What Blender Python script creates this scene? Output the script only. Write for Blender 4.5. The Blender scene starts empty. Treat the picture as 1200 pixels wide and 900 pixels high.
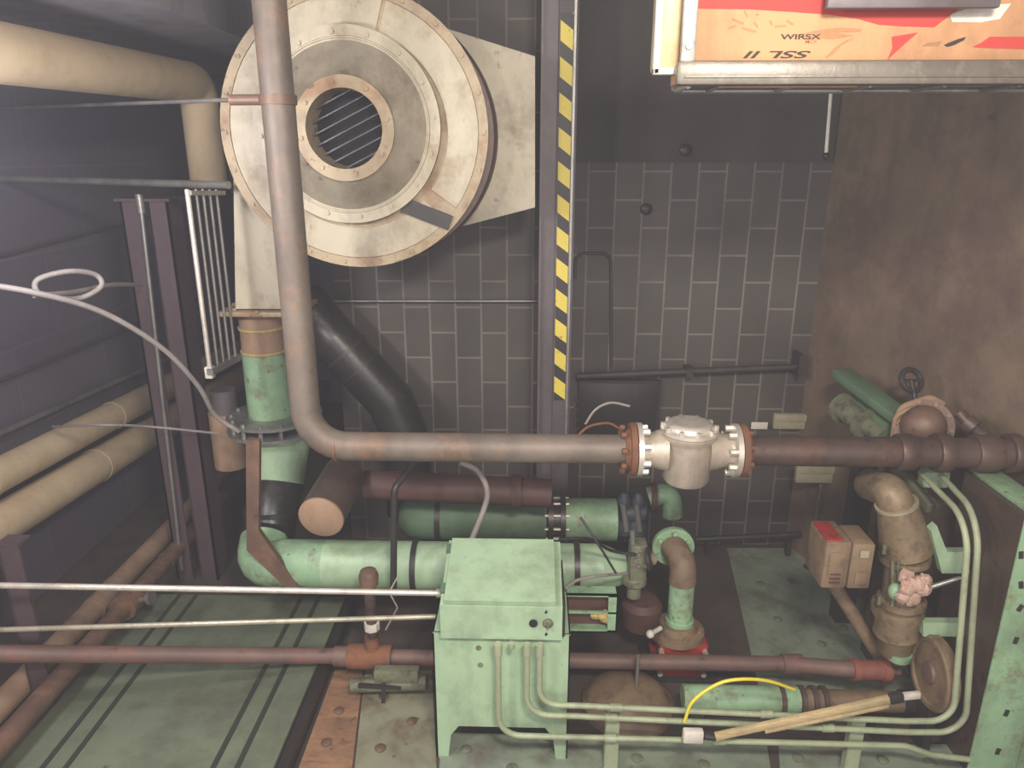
import bpy, bmesh, math, random
from mathutils import Vector, Matrix, Quaternion
random.seed(7)
SC = bpy.context.scene
COL = SC.collection
PI = math.pi
V = Vector

# ------------------------------------------------------------------ camera
H = 2.6
FPX = 870.0
TH = math.atan(275 / FPX)
PSI = math.atan(26 / FPX * math.cos(TH))
CAMR = Matrix.Rotation(PSI, 3, 'Z') @ Matrix.Rotation(PI / 2 - TH, 3, 'X')
CP = V((0, 0, H))


def ray(px, py):
    return CAMR @ V(((px - 600) / FPX, -(py - 450) / FPX, -1.0))


def A(px, py, Y):            # point of the plane y = Y
    d = ray(px, py)
    return CP + d * (Y / d.y)


def AX(px, py, X):           # point of the plane x = X
    d = ray(px, py)
    return CP + d * (X / d.x)


def AZ(px, py, Z):           # point of a level plane
    d = ray(px, py)
    return CP + d * ((Z - H) / d.z)


def U(p):                    # metres per pixel at a point
    return -(CAMR.transposed() @ (p - CP)).z / FPX


def R(px, py, Y, w):         # radius of something w pixels wide there
    return U(A(px, py, Y)) * w / 2


cam = bpy.data.cameras.new('camera')
cam.sensor_width = 36
cam.lens = 36 * FPX / 1200
cam.clip_start = 0.05
co = bpy.data.objects.new('camera', cam)
COL.objects.link(co)
co.location = CP
co.rotation_euler = CAMR.to_euler()
SC.camera = co


# ------------------------------------------------------------------ materials
def lin(c):
    return tuple(((v / 255) / 12.92 if v / 255 <= .04045 else ((v / 255 + .055) / 1.055) ** 2.4) for v in c)


def new_mat(name):
    m = bpy.data.materials.new(name)
    m.use_nodes = True
    nt = m.node_tree
    return m, nt, nt.nodes['Principled BSDF']


def mixc(nt, fac, a, b):
    n = nt.nodes.new('ShaderNodeMix')
    n.data_type = 'RGBA'
    n.clamp_factor = True
    for s, v in ((n.inputs[0], fac), (n.inputs[6], a), (n.inputs[7], b)):
        if isinstance(v, (int, float)):
            s.default_value = v
        elif isinstance(v, tuple):
            s.default_value = (*v[:3], 1)
        else:
            nt.links.new(v, s)
    return n.outputs[2]


def noise(nt, vec, scale, detail=6, rough=.6):
    n = nt.nodes.new('ShaderNodeTexNoise')
    n.inputs['Scale'].default_value = scale
    n.inputs['Detail'].default_value = detail
    n.inputs['Roughness'].default_value = rough
    nt.links.new(vec, n.inputs['Vector'])
    return n.outputs['Fac']


def ramp(nt, fac, lo, hi, top=1.0):
    n = nt.nodes.new('ShaderNodeMapRange')
    n.inputs['To Max'].default_value = top
    n.inputs['From Min'].default_value = lo
    n.inputs['From Max'].default_value = hi
    nt.links.new(fac, n.inputs['Value'])
    return n.outputs['Result']


def mapping(nt, vec, scale):
    n = nt.nodes.new('ShaderNodeMapping')
    n.inputs['Scale'].default_value = scale
    nt.links.new(vec, n.inputs['Vector'])
    return n.outputs['Vector']


def objvec(nt):
    return nt.nodes.new('ShaderNodeTexCoord').outputs['Object']


def bump(nt, bs, h, strength, dist=.004):
    n = nt.nodes.new('ShaderNodeBump')
    n.inputs['Strength'].default_value = strength
    n.inputs['Distance'].default_value = dist
    nt.links.new(h, n.inputs['Height'])
    nt.links.new(n.outputs[0], bs.inputs['Normal'])


def mat(name, base, wear=None, amount=.3, scale=9, rough=.6, metal=0.0, var=.25, bmp=.3, tint=None,
        stretch=(1, 1, 1), spots=None, spot_amount=.25, grime=.5):
    """Painted or bare surface: base colour, slow variation, worn patches with a shape of their own."""
    m, nt, bs = new_mat(name)
    v = objvec(nt)
    vs = mapping(nt, v, stretch)
    base = lin(base)
    dark = tuple(c * (1 - var) for c in base) if tint is None else lin(tint)
    c = mixc(nt, ramp(nt, noise(nt, vs, 2.3, 5), .35, .65), base, dark)
    if wear is not None:
        lo = .70 - .42 * amount
        f = ramp(nt, noise(nt, vs, scale, 9, .68), lo, lo + .15, .9)
        c = mixc(nt, f, c, lin(wear))
    if spots is not None:
        lo = .74 - .42 * spot_amount
        f = ramp(nt, noise(nt, v, scale * 3.1, 4, .5), lo, lo + .09, .8)
        c = mixc(nt, f, c, lin(spots))
    if grime:
        g = ramp(nt, noise(nt, mapping(nt, v, (1, 1, .6)), 4.7, 10, .72), .46, .74, grime)
        c = mixc(nt, g, c, lin((62, 52, 46)))
    nt.links.new(c, bs.inputs['Base Color'])
    bs.inputs['Roughness'].default_value = rough
    bs.inputs['Metallic'].default_value = metal
    if bmp:
        bump(nt, bs, noise(nt, v, scale * 5, 6), bmp)
    return m


GREEN = mat('pale_green_paint', (168, 196, 162), (158, 178, 142), .34, 7, .42, var=.16, spots=(92, 84, 62), spot_amount=.06)
GREENW = mat('worn_green_paint', (152, 188, 150), (124, 118, 94), .46, 8, .5, var=.25, spots=(70, 52, 40), spot_amount=.2)
GREEND = mat('dull_green_paint', (96, 124, 98), (84, 82, 66), .35, 6, .6, var=.25, spots=(60, 48, 40), spot_amount=.1)
DECK = mat('deck_green_paint', (120, 130, 108), (104, 110, 92), .42, 5, .62, var=.15, spots=(70, 76, 60), spot_amount=.08)
DECKD = mat('deck_dark_line', (52, 58, 48), None, rough=.7)
RUST = mat('rusty_brown_pipe', (122, 96, 82), (140, 106, 84), .5, 5, .5, metal=.15, var=.3, spots=(74, 58, 50), spot_amount=.25)
TAN = mat('bare_tan_pipe', (126, 114, 104), (142, 112, 90), .42, 5, .55, metal=.2, var=.28, spots=(92, 82, 74), spot_amount=.12, bmp=.6)
DKPIPE = mat('dark_brown_pipe', (98, 80, 74), (112, 84, 72), .42, 5, .45, metal=.3, var=.35, spots=(60, 48, 44), spot_amount=.25)
ORANGE = mat('orange_rust', (134, 88, 60), (104, 72, 56), .5, 12, .8)
MAROON = mat('maroon_pipe', (94, 62, 58), (76, 56, 52), .4, 6, .6)
REDP = mat('red_primer', (168, 50, 46), (96, 50, 44), .4, 10, .55)
REDRUST = mat('red_rust_coupling', (150, 88, 76), (116, 74, 64), .45, 10, .6)
REDBR = mat('red_brown_pipe', (118, 92, 84), (138, 88, 74), .42, 6, .55, spots=(84, 58, 50))
CREAM = mat('cream_painted_sheet_metal', (188, 178, 156), (156, 140, 116), .46, 4.2, .5, metal=.1, var=.14, spots=(118, 98, 74), spot_amount=.12)
CREAMD = mat('weathered_sheet_metal', (168, 158, 140), (134, 122, 104), .5, 5, .5, metal=.2, var=.2, spots=(104, 88, 70), spot_amount=.2)
CRUST = mat('rust_stained_rim', (178, 160, 132), (146, 112, 84), .52, 5, .55, metal=.1, var=.2, spots=(98, 72, 56), spot_amount=.3)
BEIGE = mat('pipe_insulation', (208, 186, 152), (186, 160, 124), .35, 3.5, .8, var=.12, spots=(150, 110, 84), spot_amount=.06, grime=.22)
TANINS = mat('brown_insulation', (166, 136, 112), (142, 114, 94), .4, 4, .8, var=.2)
SILVER = mat('bright_steel', (226, 218, 206), (180, 168, 154), .3, 12, .36, metal=.45, var=.15)
CASTAL = mat('aluminium_casting', (200, 186, 170), (170, 154, 138), .35, 10, .42, metal=.35, var=.15, bmp=.5)
GALV = mat('galvanised_steel', (160, 158, 154), (130, 128, 126), .4, 8, .4, metal=.6, var=.15)
GREYP = mat('grey_cable', (150, 142, 138), None, rough=.6)
CONDUIT = mat('painted_conduit', (164, 174, 142), (142, 136, 116), .35, 14, .4, var=.15)
CONDUITB = mat('bare_conduit', (186, 180, 160), (140, 128, 112), .35, 12, .35, metal=.4, var=.15)
BLACK = mat('black_rubber', (40, 38, 40), (60, 58, 58), .3, 8, .35)
BLKPAINT = mat('black_steel', (58, 54, 54), (74, 64, 60), .35, 7, .4, metal=.2)
POSTM = mat('grey_steel_column', (104, 96, 100), (88, 76, 74), .4, 5, .5, metal=.2, var=.2)
COLM = mat('red_oxide_steel', (88, 70, 76), (78, 68, 76), .4, 5, .6)
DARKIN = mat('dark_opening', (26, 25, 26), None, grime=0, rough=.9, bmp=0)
YELLOW = mat('yellow_hose_rubber', (232, 214, 70), None, grime=0, rough=.4, var=.1)
WOOD = mat('pale_wood', (206, 184, 140), (176, 146, 104), .45, 9, .7, stretch=(1, 9, 9))
WHITE = mat('white_plastic', (228, 222, 210), (196, 186, 172), .3, 12, .5)
PALE = mat('pale_box_paint', (168, 160, 134), (140, 128, 108), .4, 10, .6)
GOLD = mat('yellowed_paper', (206, 180, 116), (150, 124, 84), .45, 22, .7, bmp=.8)
PINK = mat('corroded_pink_scale', (206, 172, 156), (160, 120, 104), .45, 26, .8, bmp=1)
BROWNBOX = mat('brown_actuator_paint', (138, 116, 92), (104, 84, 68), .5, 9, .6, spots=(80, 64, 54), spot_amount=.15)
BRONZE = mat('dirty_bronze', (150, 130, 104), (100, 84, 66), .5, 10, .5, metal=.2, spots=(84, 92, 66), spot_amount=.2)
GUNK = mat('grey_green_valve', (120, 124, 100), (78, 70, 60), .5, 16, .6, bmp=.6)
SLATE = mat('blue_grey_metal', (86, 92, 104), (66, 64, 68), .45, 9, .5, metal=.3)
CARD = mat('cardboard', (186, 138, 98), (174, 124, 84), .3, 3, .75, var=.08)
CARDRED = mat('red_print', (170, 52, 46), None, grime=0, rough=.7, var=.1)
INK = mat('black_print', (44, 34, 30), None, grime=0, rough=.7, bmp=0)
CARDDK = mat('card_smudge', (170, 122, 84), None, rough=.8)
WRAP = mat('cream_wrap', (200, 180, 140), (190, 152, 108), .4, 4, .5)
FLOORM = mat('dirty_floor', (84, 72, 64), (66, 54, 50), .5, 3.5, .85, var=.3)
PLATE = mat('worn_green_floor_plate', (138, 150, 132), (112, 104, 92), .46, 4.2, .6, var=.25, spots=(82, 48, 40), spot_amount=.16)
PLATEB = mat('beige_green_floor_plate', (146, 146, 122), (124, 104, 84), .46, 5, .6, var=.25, spots=(92, 60, 48), spot_amount=.22)
RAILM = mat('dull_rail_steel', (116, 109, 100), (140, 132, 122), .4, 9, .4, metal=.3)
PLATER = mat('rusted_floor_plate', (160, 122, 92), (120, 88, 68), .5, 6, .8, var=.3, stretch=(1, 4, 1), spots=(70, 40, 32), spot_amount=.2, bmp=.8)
DIMSTEEL = mat('dim_wall_steel', (64, 60, 59), (76, 70, 67), .35, 7, .6)
CEILM = mat('grey_ceiling', (150, 148, 156), (134, 130, 138), .4, 1.6, .85, var=.1)


def brick_mat(name, axes, c1, c2, mortar, w, h, ms=.007, off=.5, soot=None):
    m, nt, bs = new_mat(name)
    v = objvec(nt)
    sp = nt.nodes.new('ShaderNodeSeparateXYZ')
    cb = nt.nodes.new('ShaderNodeCombineXYZ')
    nt.links.new(v, sp.inputs[0])
    nt.links.new(sp.outputs[axes[0]], cb.inputs[0])
    nt.links.new(sp.outputs[axes[1]], cb.inputs[1])
    b = nt.nodes.new('ShaderNodeTexBrick')
    b.offset = off
    b.inputs['Color1'].default_value = (*lin(c1), 1)
    b.inputs['Color2'].default_value = (*lin(c2), 1)
    b.inputs['Mortar'].default_value = (*lin(mortar), 1)
    b.inputs['Scale'].default_value = 1
    b.inputs['Mortar Size'].default_value = ms
    b.inputs['Mortar Smooth'].default_value = .3
    b.inputs['Brick Width'].default_value = w
    b.inputs['Row Height'].default_value = h
    nt.links.new(cb.outputs[0], b.inputs['Vector'])
    c = b.outputs['Color']
    if soot:
        f = ramp(nt, noise(nt, v, 1.3, 6, .6), .42, .62)
        c = mixc(nt, ramp(nt, f, 0, 1, .55), c, lin(soot))
    nt.links.new(c, bs.inputs['Base Color'])
    bs.inputs['Roughness'].default_value = .6
    bump(nt, bs, b.outputs['Fac'], -.6, .006)
    return m


BLOCK = brick_mat('dark_block_wall', (2, 0), (76, 71, 68), (86, 79, 75), (126, 118, 110), .33, .163, soot=(62, 57, 56))
LWALL = brick_mat('dim_side_wall', (1, 2), (98, 91, 102), (104, 97, 108), (110, 103, 112), .9, .5)
PLAST = mat('stained_brown_plaster', (128, 108, 90), (98, 78, 70), .50, 1.8, .85, var=.28, spots=(92, 66, 62), spot_amount=.12)
LINT = mat('smooth_dark_concrete', (76, 72, 72), (68, 62, 62), .4, 3, .8)


def hazard_mat(period, slope):
    m, nt, bs = new_mat('hazard_stripes')
    v = objvec(nt)
    sp = nt.nodes.new('ShaderNodeSeparateXYZ')
    nt.links.new(v, sp.inputs[0])

    def M(op, a, b):
        n = nt.nodes.new('ShaderNodeMath')
        n.operation = op
        for i, q in enumerate((a, b)):
            if isinstance(q, (int, float)):
                n.inputs[i].default_value = q
            else:
                nt.links.new(q, n.inputs[i])
        return n.outputs[0]
    s = M('ADD', sp.outputs[2], M('MULTIPLY', sp.outputs[0], slope))
    f = M('FRACT', M('DIVIDE', s, period), 0)
    g = M('GREATER_THAN', f, .44)
    wear = ramp(nt, noise(nt, v, 30, 6), .62, .72)
    y = mixc(nt, wear, lin((222, 200, 84)), lin((160, 142, 70)))
    c = mixc(nt, g, lin((44, 40, 42)), y)
    nt.links.new(c, bs.inputs['Base Color'])
    bs.inputs['Roughness'].default_value = .5
    return m


# ------------------------------------------------------------------ mesh builder
class MB:
    def __init__(self):
        self.bm = bmesh.new()
        self.mi = 0

    def _add(self, verts, faces):
        vs = [self.bm.verts.new(v) for v in verts]
        out = []
        for f in faces:
            try:
                fc = self.bm.faces.new([vs[i] for i in f])
                fc.material_index = self.mi
                out.append(fc)
            except ValueError:
                pass
        return out

    def merge(self, other):
        me = bpy.data.meshes.new('tmp')
        other.normal_update()
        other.to_mesh(me)
        n0 = len(self.bm.faces)
        self.bm.from_mesh(me)
        bpy.data.meshes.remove(me)
        self.bm.faces.ensure_lookup_table()
        for f in self.bm.faces[n0:]:
            f.material_index = self.mi
        return self

    def box(self, c, size, rot=None, bev=.0):
        b = bmesh.new()
        bmesh.ops.create_cube(b, size=1)
        for v in b.verts:
            v.co = V((v.co.x * size[0], v.co.y * size[1], v.co.z * size[2]))
        if bev:
            bmesh.ops.bevel(b, geom=list(b.edges), offset=bev, segments=2, affect='EDGES', profile=.5)
        for v in b.verts:
            v.co = (rot @ v.co if rot is not None else v.co) + V(c)
        self.merge(b)
        b.free()
        return self

    def bb(self, lo, hi, bev=0):
        lo, hi = V(lo), V(hi)
        s = hi - lo
        return self.box((lo + hi) / 2, (abs(s.x), abs(s.y), abs(s.z)), None, bev)

    def bar(self, a, b, w, h, up=V((0, 0, 1)), bev=.0):
        a, b = V(a), V(b)
        d = b - a
        x = d.normalized()
        if abs(x.dot(up)) > .98:
            up = V((0, 1, 0))
        y = up.cross(x).normalized()
        z = x.cross(y)
        return self.box((a + b) / 2, (d.length, w, h), Matrix((x, y, z)).transposed(), bev)

    def sweep(self, path, r, seg=16, caps=True):
        n = len(path)
        rs = r if isinstance(r, (list, tuple)) else [r] * n
        t0 = (path[1] - path[0]).normalized()
        ref = V((0, 0, 1)) if abs(t0.z) < .9 else V((1, 0, 0))
        u = ref.cross(t0).normalized()
        rings = []
        for i in range(n):
            t = (path[min(i + 1, n - 1)] - path[max(i - 1, 0)]).normalized()
            q = t0.rotation_difference(t)
            u = q @ u
            u = (u - t * u.dot(t)).normalized()
            w = t.cross(u)
            t0 = t
            rings.append([path[i] + (u * math.cos(2 * PI * k / seg) + w * math.sin(2 * PI * k / seg)) * rs[i] for k in range(seg)])
        vs = [p for rg in rings for p in rg]
        fs = [(i * seg + k, i * seg + (k + 1) % seg, (i + 1) * seg + (k + 1) % seg, (i + 1) * seg + k) for i in range(n - 1) for k in range(seg)]
        if caps:
            fs.append(tuple(reversed(range(seg))))
            fs.append(tuple((n - 1) * seg + k for k in range(seg)))
        self._add(vs, fs)
        return self

    def tube(self, pts, r, bend=.0, seg=16, steps=8):
        return self.sweep(fillet([V(p) for p in pts], bend, steps), r, seg)

    def cyl(self, a, b, r, r2=None, seg=24):
        return self.sweep([V(a), V(b)], [r, r if r2 is None else r2], seg)

    def lathe(self, prof, a, axis, seg=32):
        """prof: (distance along axis, radius); closed at both ends by the profile's own radii."""
        a, x = V(a), V(axis).normalized()
        ref = V((0, 0, 1)) if abs(x.z) < .9 else V((1, 0, 0))
        u = ref.cross(x).normalized()
        w = x.cross(u)
        vs, fs = [], []
        for t, r in prof:
            for k in range(seg):
                an = 2 * PI * k / seg
                vs.append(a + x * t + (u * math.cos(an) + w * math.sin(an)) * max(r, 1e-5))
        n = len(prof)
        for i in range(n - 1):
            for k in range(seg):
                fs.append((i * seg + k, i * seg + (k + 1) % seg, (i + 1) * seg + (k + 1) % seg, (i + 1) * seg + k))
        fs.append(tuple(reversed(range(seg))))
        fs.append(tuple((n - 1) * seg + k for k in range(seg)))
        self._add(vs, fs)
        return self

    def tubering(self, c, axis, R_, r, seg=40, rseg=10):
        c, x = V(c), V(axis).normalized()
        ref = V((0, 0, 1)) if abs(x.z) < .9 else V((1, 0, 0))
        u = ref.cross(x).normalized()
        w = x.cross(u)
        vs, fs = [], []
        for i in range(seg):
            an = 2 * PI * i / seg
            d = u * math.cos(an) + w * math.sin(an)
            for k in range(rseg):
                b = 2 * PI * k / rseg
                vs.append(c + d * (R_ + r * math.cos(b)) + x * r * math.sin(b))
        for i in range(seg):
            for k in range(rseg):
                j = (i + 1) % seg
                fs.append((i * rseg + k, j * rseg + k, j * rseg + (k + 1) % rseg, i * rseg + (k + 1) % rseg))
        self._add(vs, fs)
        return self

    def annulus(self, c, axis, r0, r1, th, a0=0, a1=2 * PI, seg=64):
        """flat ring plate (or a sector of one) from c along axis; angle 0 = +x, PI/2 = +z when axis is -y."""
        c, x = V(c), V(axis).normalized()
        ux = V((1, 0, 0))
        uz = V((0, 0, 1))
        full = abs(a1 - a0) > 2 * PI - 1e-4
        n = seg if full else seg + 1
        vs, fs = [], []
        for i in range(n):
            an = a0 + (a1 - a0) * i / seg
            d = ux * math.cos(an) + uz * math.sin(an)
            vs += [c + d * r0, c + d * r1, c + d * r1 + x * th, c + d * r0 + x * th]
        m = n if full else n - 1
        for i in range(m):
            j = (i + 1) % n
            for k in range(4):
                l = (k + 1) % 4
                fs.append((i * 4 + k, j * 4 + k, j * 4 + l, i * 4 + l))
        if not full:
            fs += [(0, 1, 2, 3), (4 * (n - 1) + 3, 4 * (n - 1) + 2, 4 * (n - 1) + 1, 4 * (n - 1))]
        self._add(vs, fs)
        return self

    def prism(self, poly, ext):
        ext = V(ext)
        p = [V(q) for q in poly]
        n = len(p)
        vs = p + [q + ext for q in p]
        fs = [tuple(range(n)), tuple(reversed(range(n, 2 * n)))]
        fs += [(i, (i + 1) % n, n + (i + 1) % n, n + i) for i in range(n)]
        self._add(vs, fs)
        return self

    def hexa(self, p):
        """eight corners: four of one end, four of the other in the same order"""
        self._add([V(q) for q in p], [(0, 1, 2, 3), (7, 6, 5, 4), (0, 4, 5, 1), (1, 5, 6, 2), (2, 6, 7, 3), (3, 7, 4, 0)])
        return self

    def ball(self, c, r, sc=(1, 1, 1), seg=16, jitter=0):
        b = bmesh.new()
        bmesh.ops.create_uvsphere(b, u_segments=seg, v_segments=max(6, seg // 2), radius=r)
        for v in b.verts:
            k = 1 + random.uniform(-jitter, jitter)
            v.co = V((v.co.x * sc[0], v.co.y * sc[1], v.co.z * sc[2])) * k + V(c)
        self.merge(b)
        b.free()
        return self

    def bolts(self, c, axis, R_, n, r, h, a0=0.0, seg=6):
        c, x = V(c), V(axis).normalized()
        ref = V((0, 0, 1)) if abs(x.z) < .9 else V((1, 0, 0))
        u = ref.cross(x).normalized()
        w = x.cross(u)
        for i in range(n):
            an = a0 + 2 * PI * i / n
            p = c + (u * math.cos(an) + w * math.sin(an)) * R_
            self.cyl(p, p + x * h, r, seg=seg)
        return self

    def text(self, s, size, mtx, shear=0.0):
        cu = bpy.data.curves.new('t', 'FONT')
        cu.body = s
        cu.size = size
        cu.shear = shear
        cu.extrude = .0006
        cu.align_x = 'CENTER'
        cu.offset = size * .018
        o = bpy.data.objects.new('t', cu)
        COL.objects.link(o)
        bpy.context.view_layer.update()
        me = bpy.data.meshes.new_from_object(o.evaluated_get(bpy.context.evaluated_depsgraph_get()))
        b = bmesh.new()
        b.from_mesh(me)
        b.transform(mtx)
        self.merge(b)
        b.free()
        bpy.data.objects.remove(o)
        bpy.data.curves.remove(cu)
        bpy.data.meshes.remove(me)
        return self

    def lo(self):
        cs = [v.co for v in self.bm.verts]
        return V((sum(c.x for c in cs) / len(cs), sum(c.y for c in cs) / len(cs), min(c.z for c in cs)))

    def build(self, name, mats, origin=V((0, 0, 0)), parent=None):
        bm = self.bm
        bmesh.ops.recalc_face_normals(bm, faces=bm.faces)
        for f in bm.faces:
            f.smooth = True
        for e in bm.edges:
            if len(e.link_faces) == 2 and e.calc_face_angle(0) > math.radians(38):
                e.smooth = False
        bmesh.ops.translate(bm, verts=bm.verts, vec=-V(origin))
        me = bpy.data.meshes.new(name)
        bm.to_mesh(me)
        bm.free()
        for m in (mats if isinstance(mats, (list, tuple)) else [mats]):
            me.materials.append(m)
        o = bpy.data.objects.new(name, me)
        COL.objects.link(o)
        if parent is not None:
            o.parent = parent
        else:
            o.location = origin
        return o


def fillet(pts, b, steps=8):
    if b <= 0 or len(pts) < 3:
        return pts
    out = [pts[0]]
    for i in range(1, len(pts) - 1):
        p, a, c = pts[i], pts[i - 1], pts[i + 1]
        d1, d2 = (a - p), (c - p)
        l1, l2 = d1.length, d2.length
        d1.normalize()
        d2.normalize()
        ang = d1.angle(d2)
        if ang > PI - .02:
            out.append(p)
            continue
        t = min(b / math.tan(ang / 2), l1 * .48, l2 * .48)
        r = t * math.tan(ang / 2)
        bis = (d1 + d2).normalized()
        cen = p + bis * (r / math.sin(ang / 2))
        s, e = p + d1 * t - cen, p + d2 * t - cen
        q = s.rotation_difference(e)
        ax, full = q.axis, q.angle
        for k in range(steps + 1):
            out.append(cen + Quaternion(ax, full * k / steps) @ s)
    out.append(pts[-1])
    return out


def smooth_curve(pts, n=10):
    """Catmull-Rom through the points, for cables and hoses"""
    p = [V(q) for q in pts]
    p = [p[0] * 2 - p[1]] + p + [p[-1] * 2 - p[-2]]
    out = []
    for i in range(1, len(p) - 2):
        for k in range(n):
            t = k / n
            a, b, c, d = p[i - 1:i + 3]
            out.append(.5 * (2 * b + (c - a) * t + (2 * a - 5 * b + 4 * c - d) * t * t + (3 * b - a - 3 * c + d) * t ** 3))
    out.append(p[-2])
    return out


# ------------------------------------------------------------------ objects
ORIG = {}


def T(name, label, cat, loc, group=None):
    o = bpy.data.objects.new(name, None)
    COL.objects.link(o)
    o.empty_display_size = .1
    o.location = loc
    o['label'] = label
    o['category'] = cat
    if group:
        o['group'] = group
    ORIG[o] = V(loc)
    return o


def P(par, name, mb, m, label=None):
    o = mb.build(name, m, ORIG[par], par)
    ORIG[o] = ORIG[par]
    if label:
        o['label'] = label
    return o


def S(name, mb, m, label, cat, group=None):
    o = mb.build(name, m, mb.lo())
    o['label'] = label
    o['category'] = cat
    if group:
        o['group'] = group
    return o


def ST(name, mb, m):
    o = mb.build(name, m)
    o['kind'] = 'structure'
    return o


# ================================================================== SETTING
XL, YB, ZC = -3.0, 4.6, 3.5
XC = A(962, 300, YB).x                      # corner of block wall and plaster wall
ST('floor', MB().bb((XL - .1, -1.5, -.1), (4.2, 7.7, 0)), FLOORM)
ST('ceiling', MB().bb((XL - .1, -1.5, ZC), (4.2, 7.7, ZC + .1)), CEILM)
ST('wall_left', MB().bb((XL - .1, -1.5, 0), (XL, 7.6, ZC)), LWALL)
o = ST('wall_back', MB().bb((-1.25, YB, 0), (XC + .3, YB + .12, ZC)), BLOCK)
ST('wall_alcove', MB().bb((XL, 7.5, 0), (-1.13, 7.6, ZC)), LWALL)
ST('wall_jog', MB().bb((-1.25, YB + .12, 0), (-1.13, 7.5, ZC)), LWALL)
WD = V((.373, -1, 0)).normalized()          # the plaster wall runs obliquely towards the viewer
WN = V((1, .373, 0)).normalized()
c0 = V((XC, YB, 0))
ST('wall_right', MB().prism([c0, c0 + WD * 6.4, c0 + WD * 6.4 + WN * .12, c0 + WN * .12 + V((.05, .12, 0))], (0, 0, ZC)), PLAST)
zl = A(800, 190, YB).z
ST('trim_1', MB().bb((A(672, 190, YB).x, YB - .025, zl), (XC - .01, YB, ZC)), LINT)
# duct-like dropped soffit along the left side of the ceiling
ST('trim_2', MB().bb((XL, -1.4, 3.18), (-1.6, 7.5, ZC)), CEILM)

# ================================================================== MAIN PIPE + VALVE (front run)
YM = 3.0
pb = A(362, 526, YM)
rm = R(550, 526, YM, 34)
root = T('steam_pipe', 'brown steel pipe dropping from the ceiling and turning right into a long level run', 'pipe', (pb.x, YM, pb.z))
zm = A(700, 526, YM).z
xe = A(744, 526, YM).x
P(root, 'pipe_run', MB().tube([V((pb.x, YM, ZC)), V((pb.x, YM, zm)), V((xe - .02, YM, zm))], rm, .17, 28, 12), TAN)
w = MB()
for xx in (A(385, 526, YM).x + .03,):
    w.lathe([(0, rm), (.004, rm + .004), (.012, rm + .004), (.016, rm)], (xx, YM, zm), (1, 0, 0), 28)
P(root, 'weld_seam', w, RUST)
cz = A(320, 117, YM).z
b = MB()
b.lathe([(0, rm), (0, rm + .008), (.035, rm + .008), (.035, rm)], (pb.x, YM, cz - .018), (0, 0, 1), 28)
b.tube([V((pb.x - rm, YM - .01, cz)), V((pb.x - rm - .12, YM, cz))], .02)
P(root, 'pipe_clamp', b, RUST)
fl = MB()
rf = R(745, 526, YM, 63)
fl.lathe([(0, rm), (.0, rm + .015), (.02, rf * .8), (.02, rf), (.045, rf), (.045, rm)], (xe - .045, YM, zm), (1, 0, 0), 32)
fl.bolts((xe - .045, YM, zm), (-1, 0, 0), rf * .8, 8, .013, .02, .3)
P(root, 'flange', fl, ORANGE, 'rusty orange pipe flange')

xr = A(865, 526, YM).x
root = T('steam_pipe', 'dark brown steel pipe running from the bright valve to the stained plaster wall', 'pipe', (xr, YM, zm))
xend = XC + (YB - YM) * .373 - .05
P(root, 'pipe_run', MB().cyl((xr + .02, YM, zm), (xend, YM, zm), rm * 1.03, seg=28), DKPIPE)
fl = MB()
fl.lathe([(0, rm), (0, rf), (.025, rf), (.025, rf * .8), (.045, rm + .015), (.045, rm)], (xr, YM, zm), (1, 0, 0), 32)
fl.bolts((xr + .025, YM, zm), (1, 0, 0), rf * .8, 8, .013, .02, .3)
P(root, 'flange', fl, ORANGE, 'rusty orange pipe flange')
for px_, l_, k_ in ((1050, .07, 1.2), (1095, .06, 1.28), (1140, .10, 1.2), (1180, .05, 1.3)):
    xx = A(px_, 526, YM).x
    if xx + l_ < xend + .02:
        P(root, 'coupling', MB().lathe([(0, rm), (0, rm * k_), (.01, rm * k_ + .004), (l_ - .01, rm * k_ + .004), (l_, rm * k_), (l_, rm)], (xx, YM, zm), (1, 0, 0), 28), DKPIPE)

xa, xb = xe + .004, xr - .004
xm = A(806, 526, YM).x
root = T('check_valve', 'bright silver cast metal valve with bolted flanges and a domed cap in the level pipe', 'valve', (xm, YM, zm - .16))
fl = MB()
for x0, s in ((xa, 1), (xb, -1)):
    f_ = MB()
    f_.lathe([(0, .03), (0, rf), (.022, rf), (.022, rf * .78), (.028, rf * .62), (.028, .03)], (x0, YM, zm), (s, 0, 0), 32)
    f_.bolts((x0 + s * .022, YM, zm), (s, 0, 0), rf * .82, 8, .014, .03, .3)
    P(root, 'flange', f_, SILVER)
rb = R(806, 535, YM, 57)
b = MB()
zt, zb_ = A(806, 506, YM).z, A(806, 566, YM).z
b.lathe([(0, rb * .55), (.012, rb * .86), (.03, rb * .96), (zt - zb_ - .05, rb), (zt - zb_ - .03, rb * 1.05), (zt - zb_ - .012, rb * 1.18), (zt - zb_, rb * 1.18), (zt - zb_, .02)], (xm, YM, zb_), (0, 0, 1), 40)
for x0 in (xa + .02, xb - .02):
    s = 1 if x0 < xm else -1
    b.lathe([(0, rf * .66), (.03, rf * .6), (.07, rf * .72), (.11, rf * .8)], (x0, YM, zm), (s, 0, 0), 28)
P(root, 'valve_body', b, CASTAL)
c = MB()
c.lathe([(0, rb * 1.16), (.016, rb * 1.16), (.02, rb * .98), (.03, rb * .96), (.042, rb * .86), (.046, rb * .7), (.042, rb * .5), (.05, rb * .12), (.05, .005)], (xm, YM, zt + .002), (0, 0, 1), 40)
c.bolts((xm, YM, zt + .018), (0, 0, 1), rb * 1.06, 10, .011, .018, .15)
P(root, 'bonnet_cap', c, SILVER)

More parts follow.
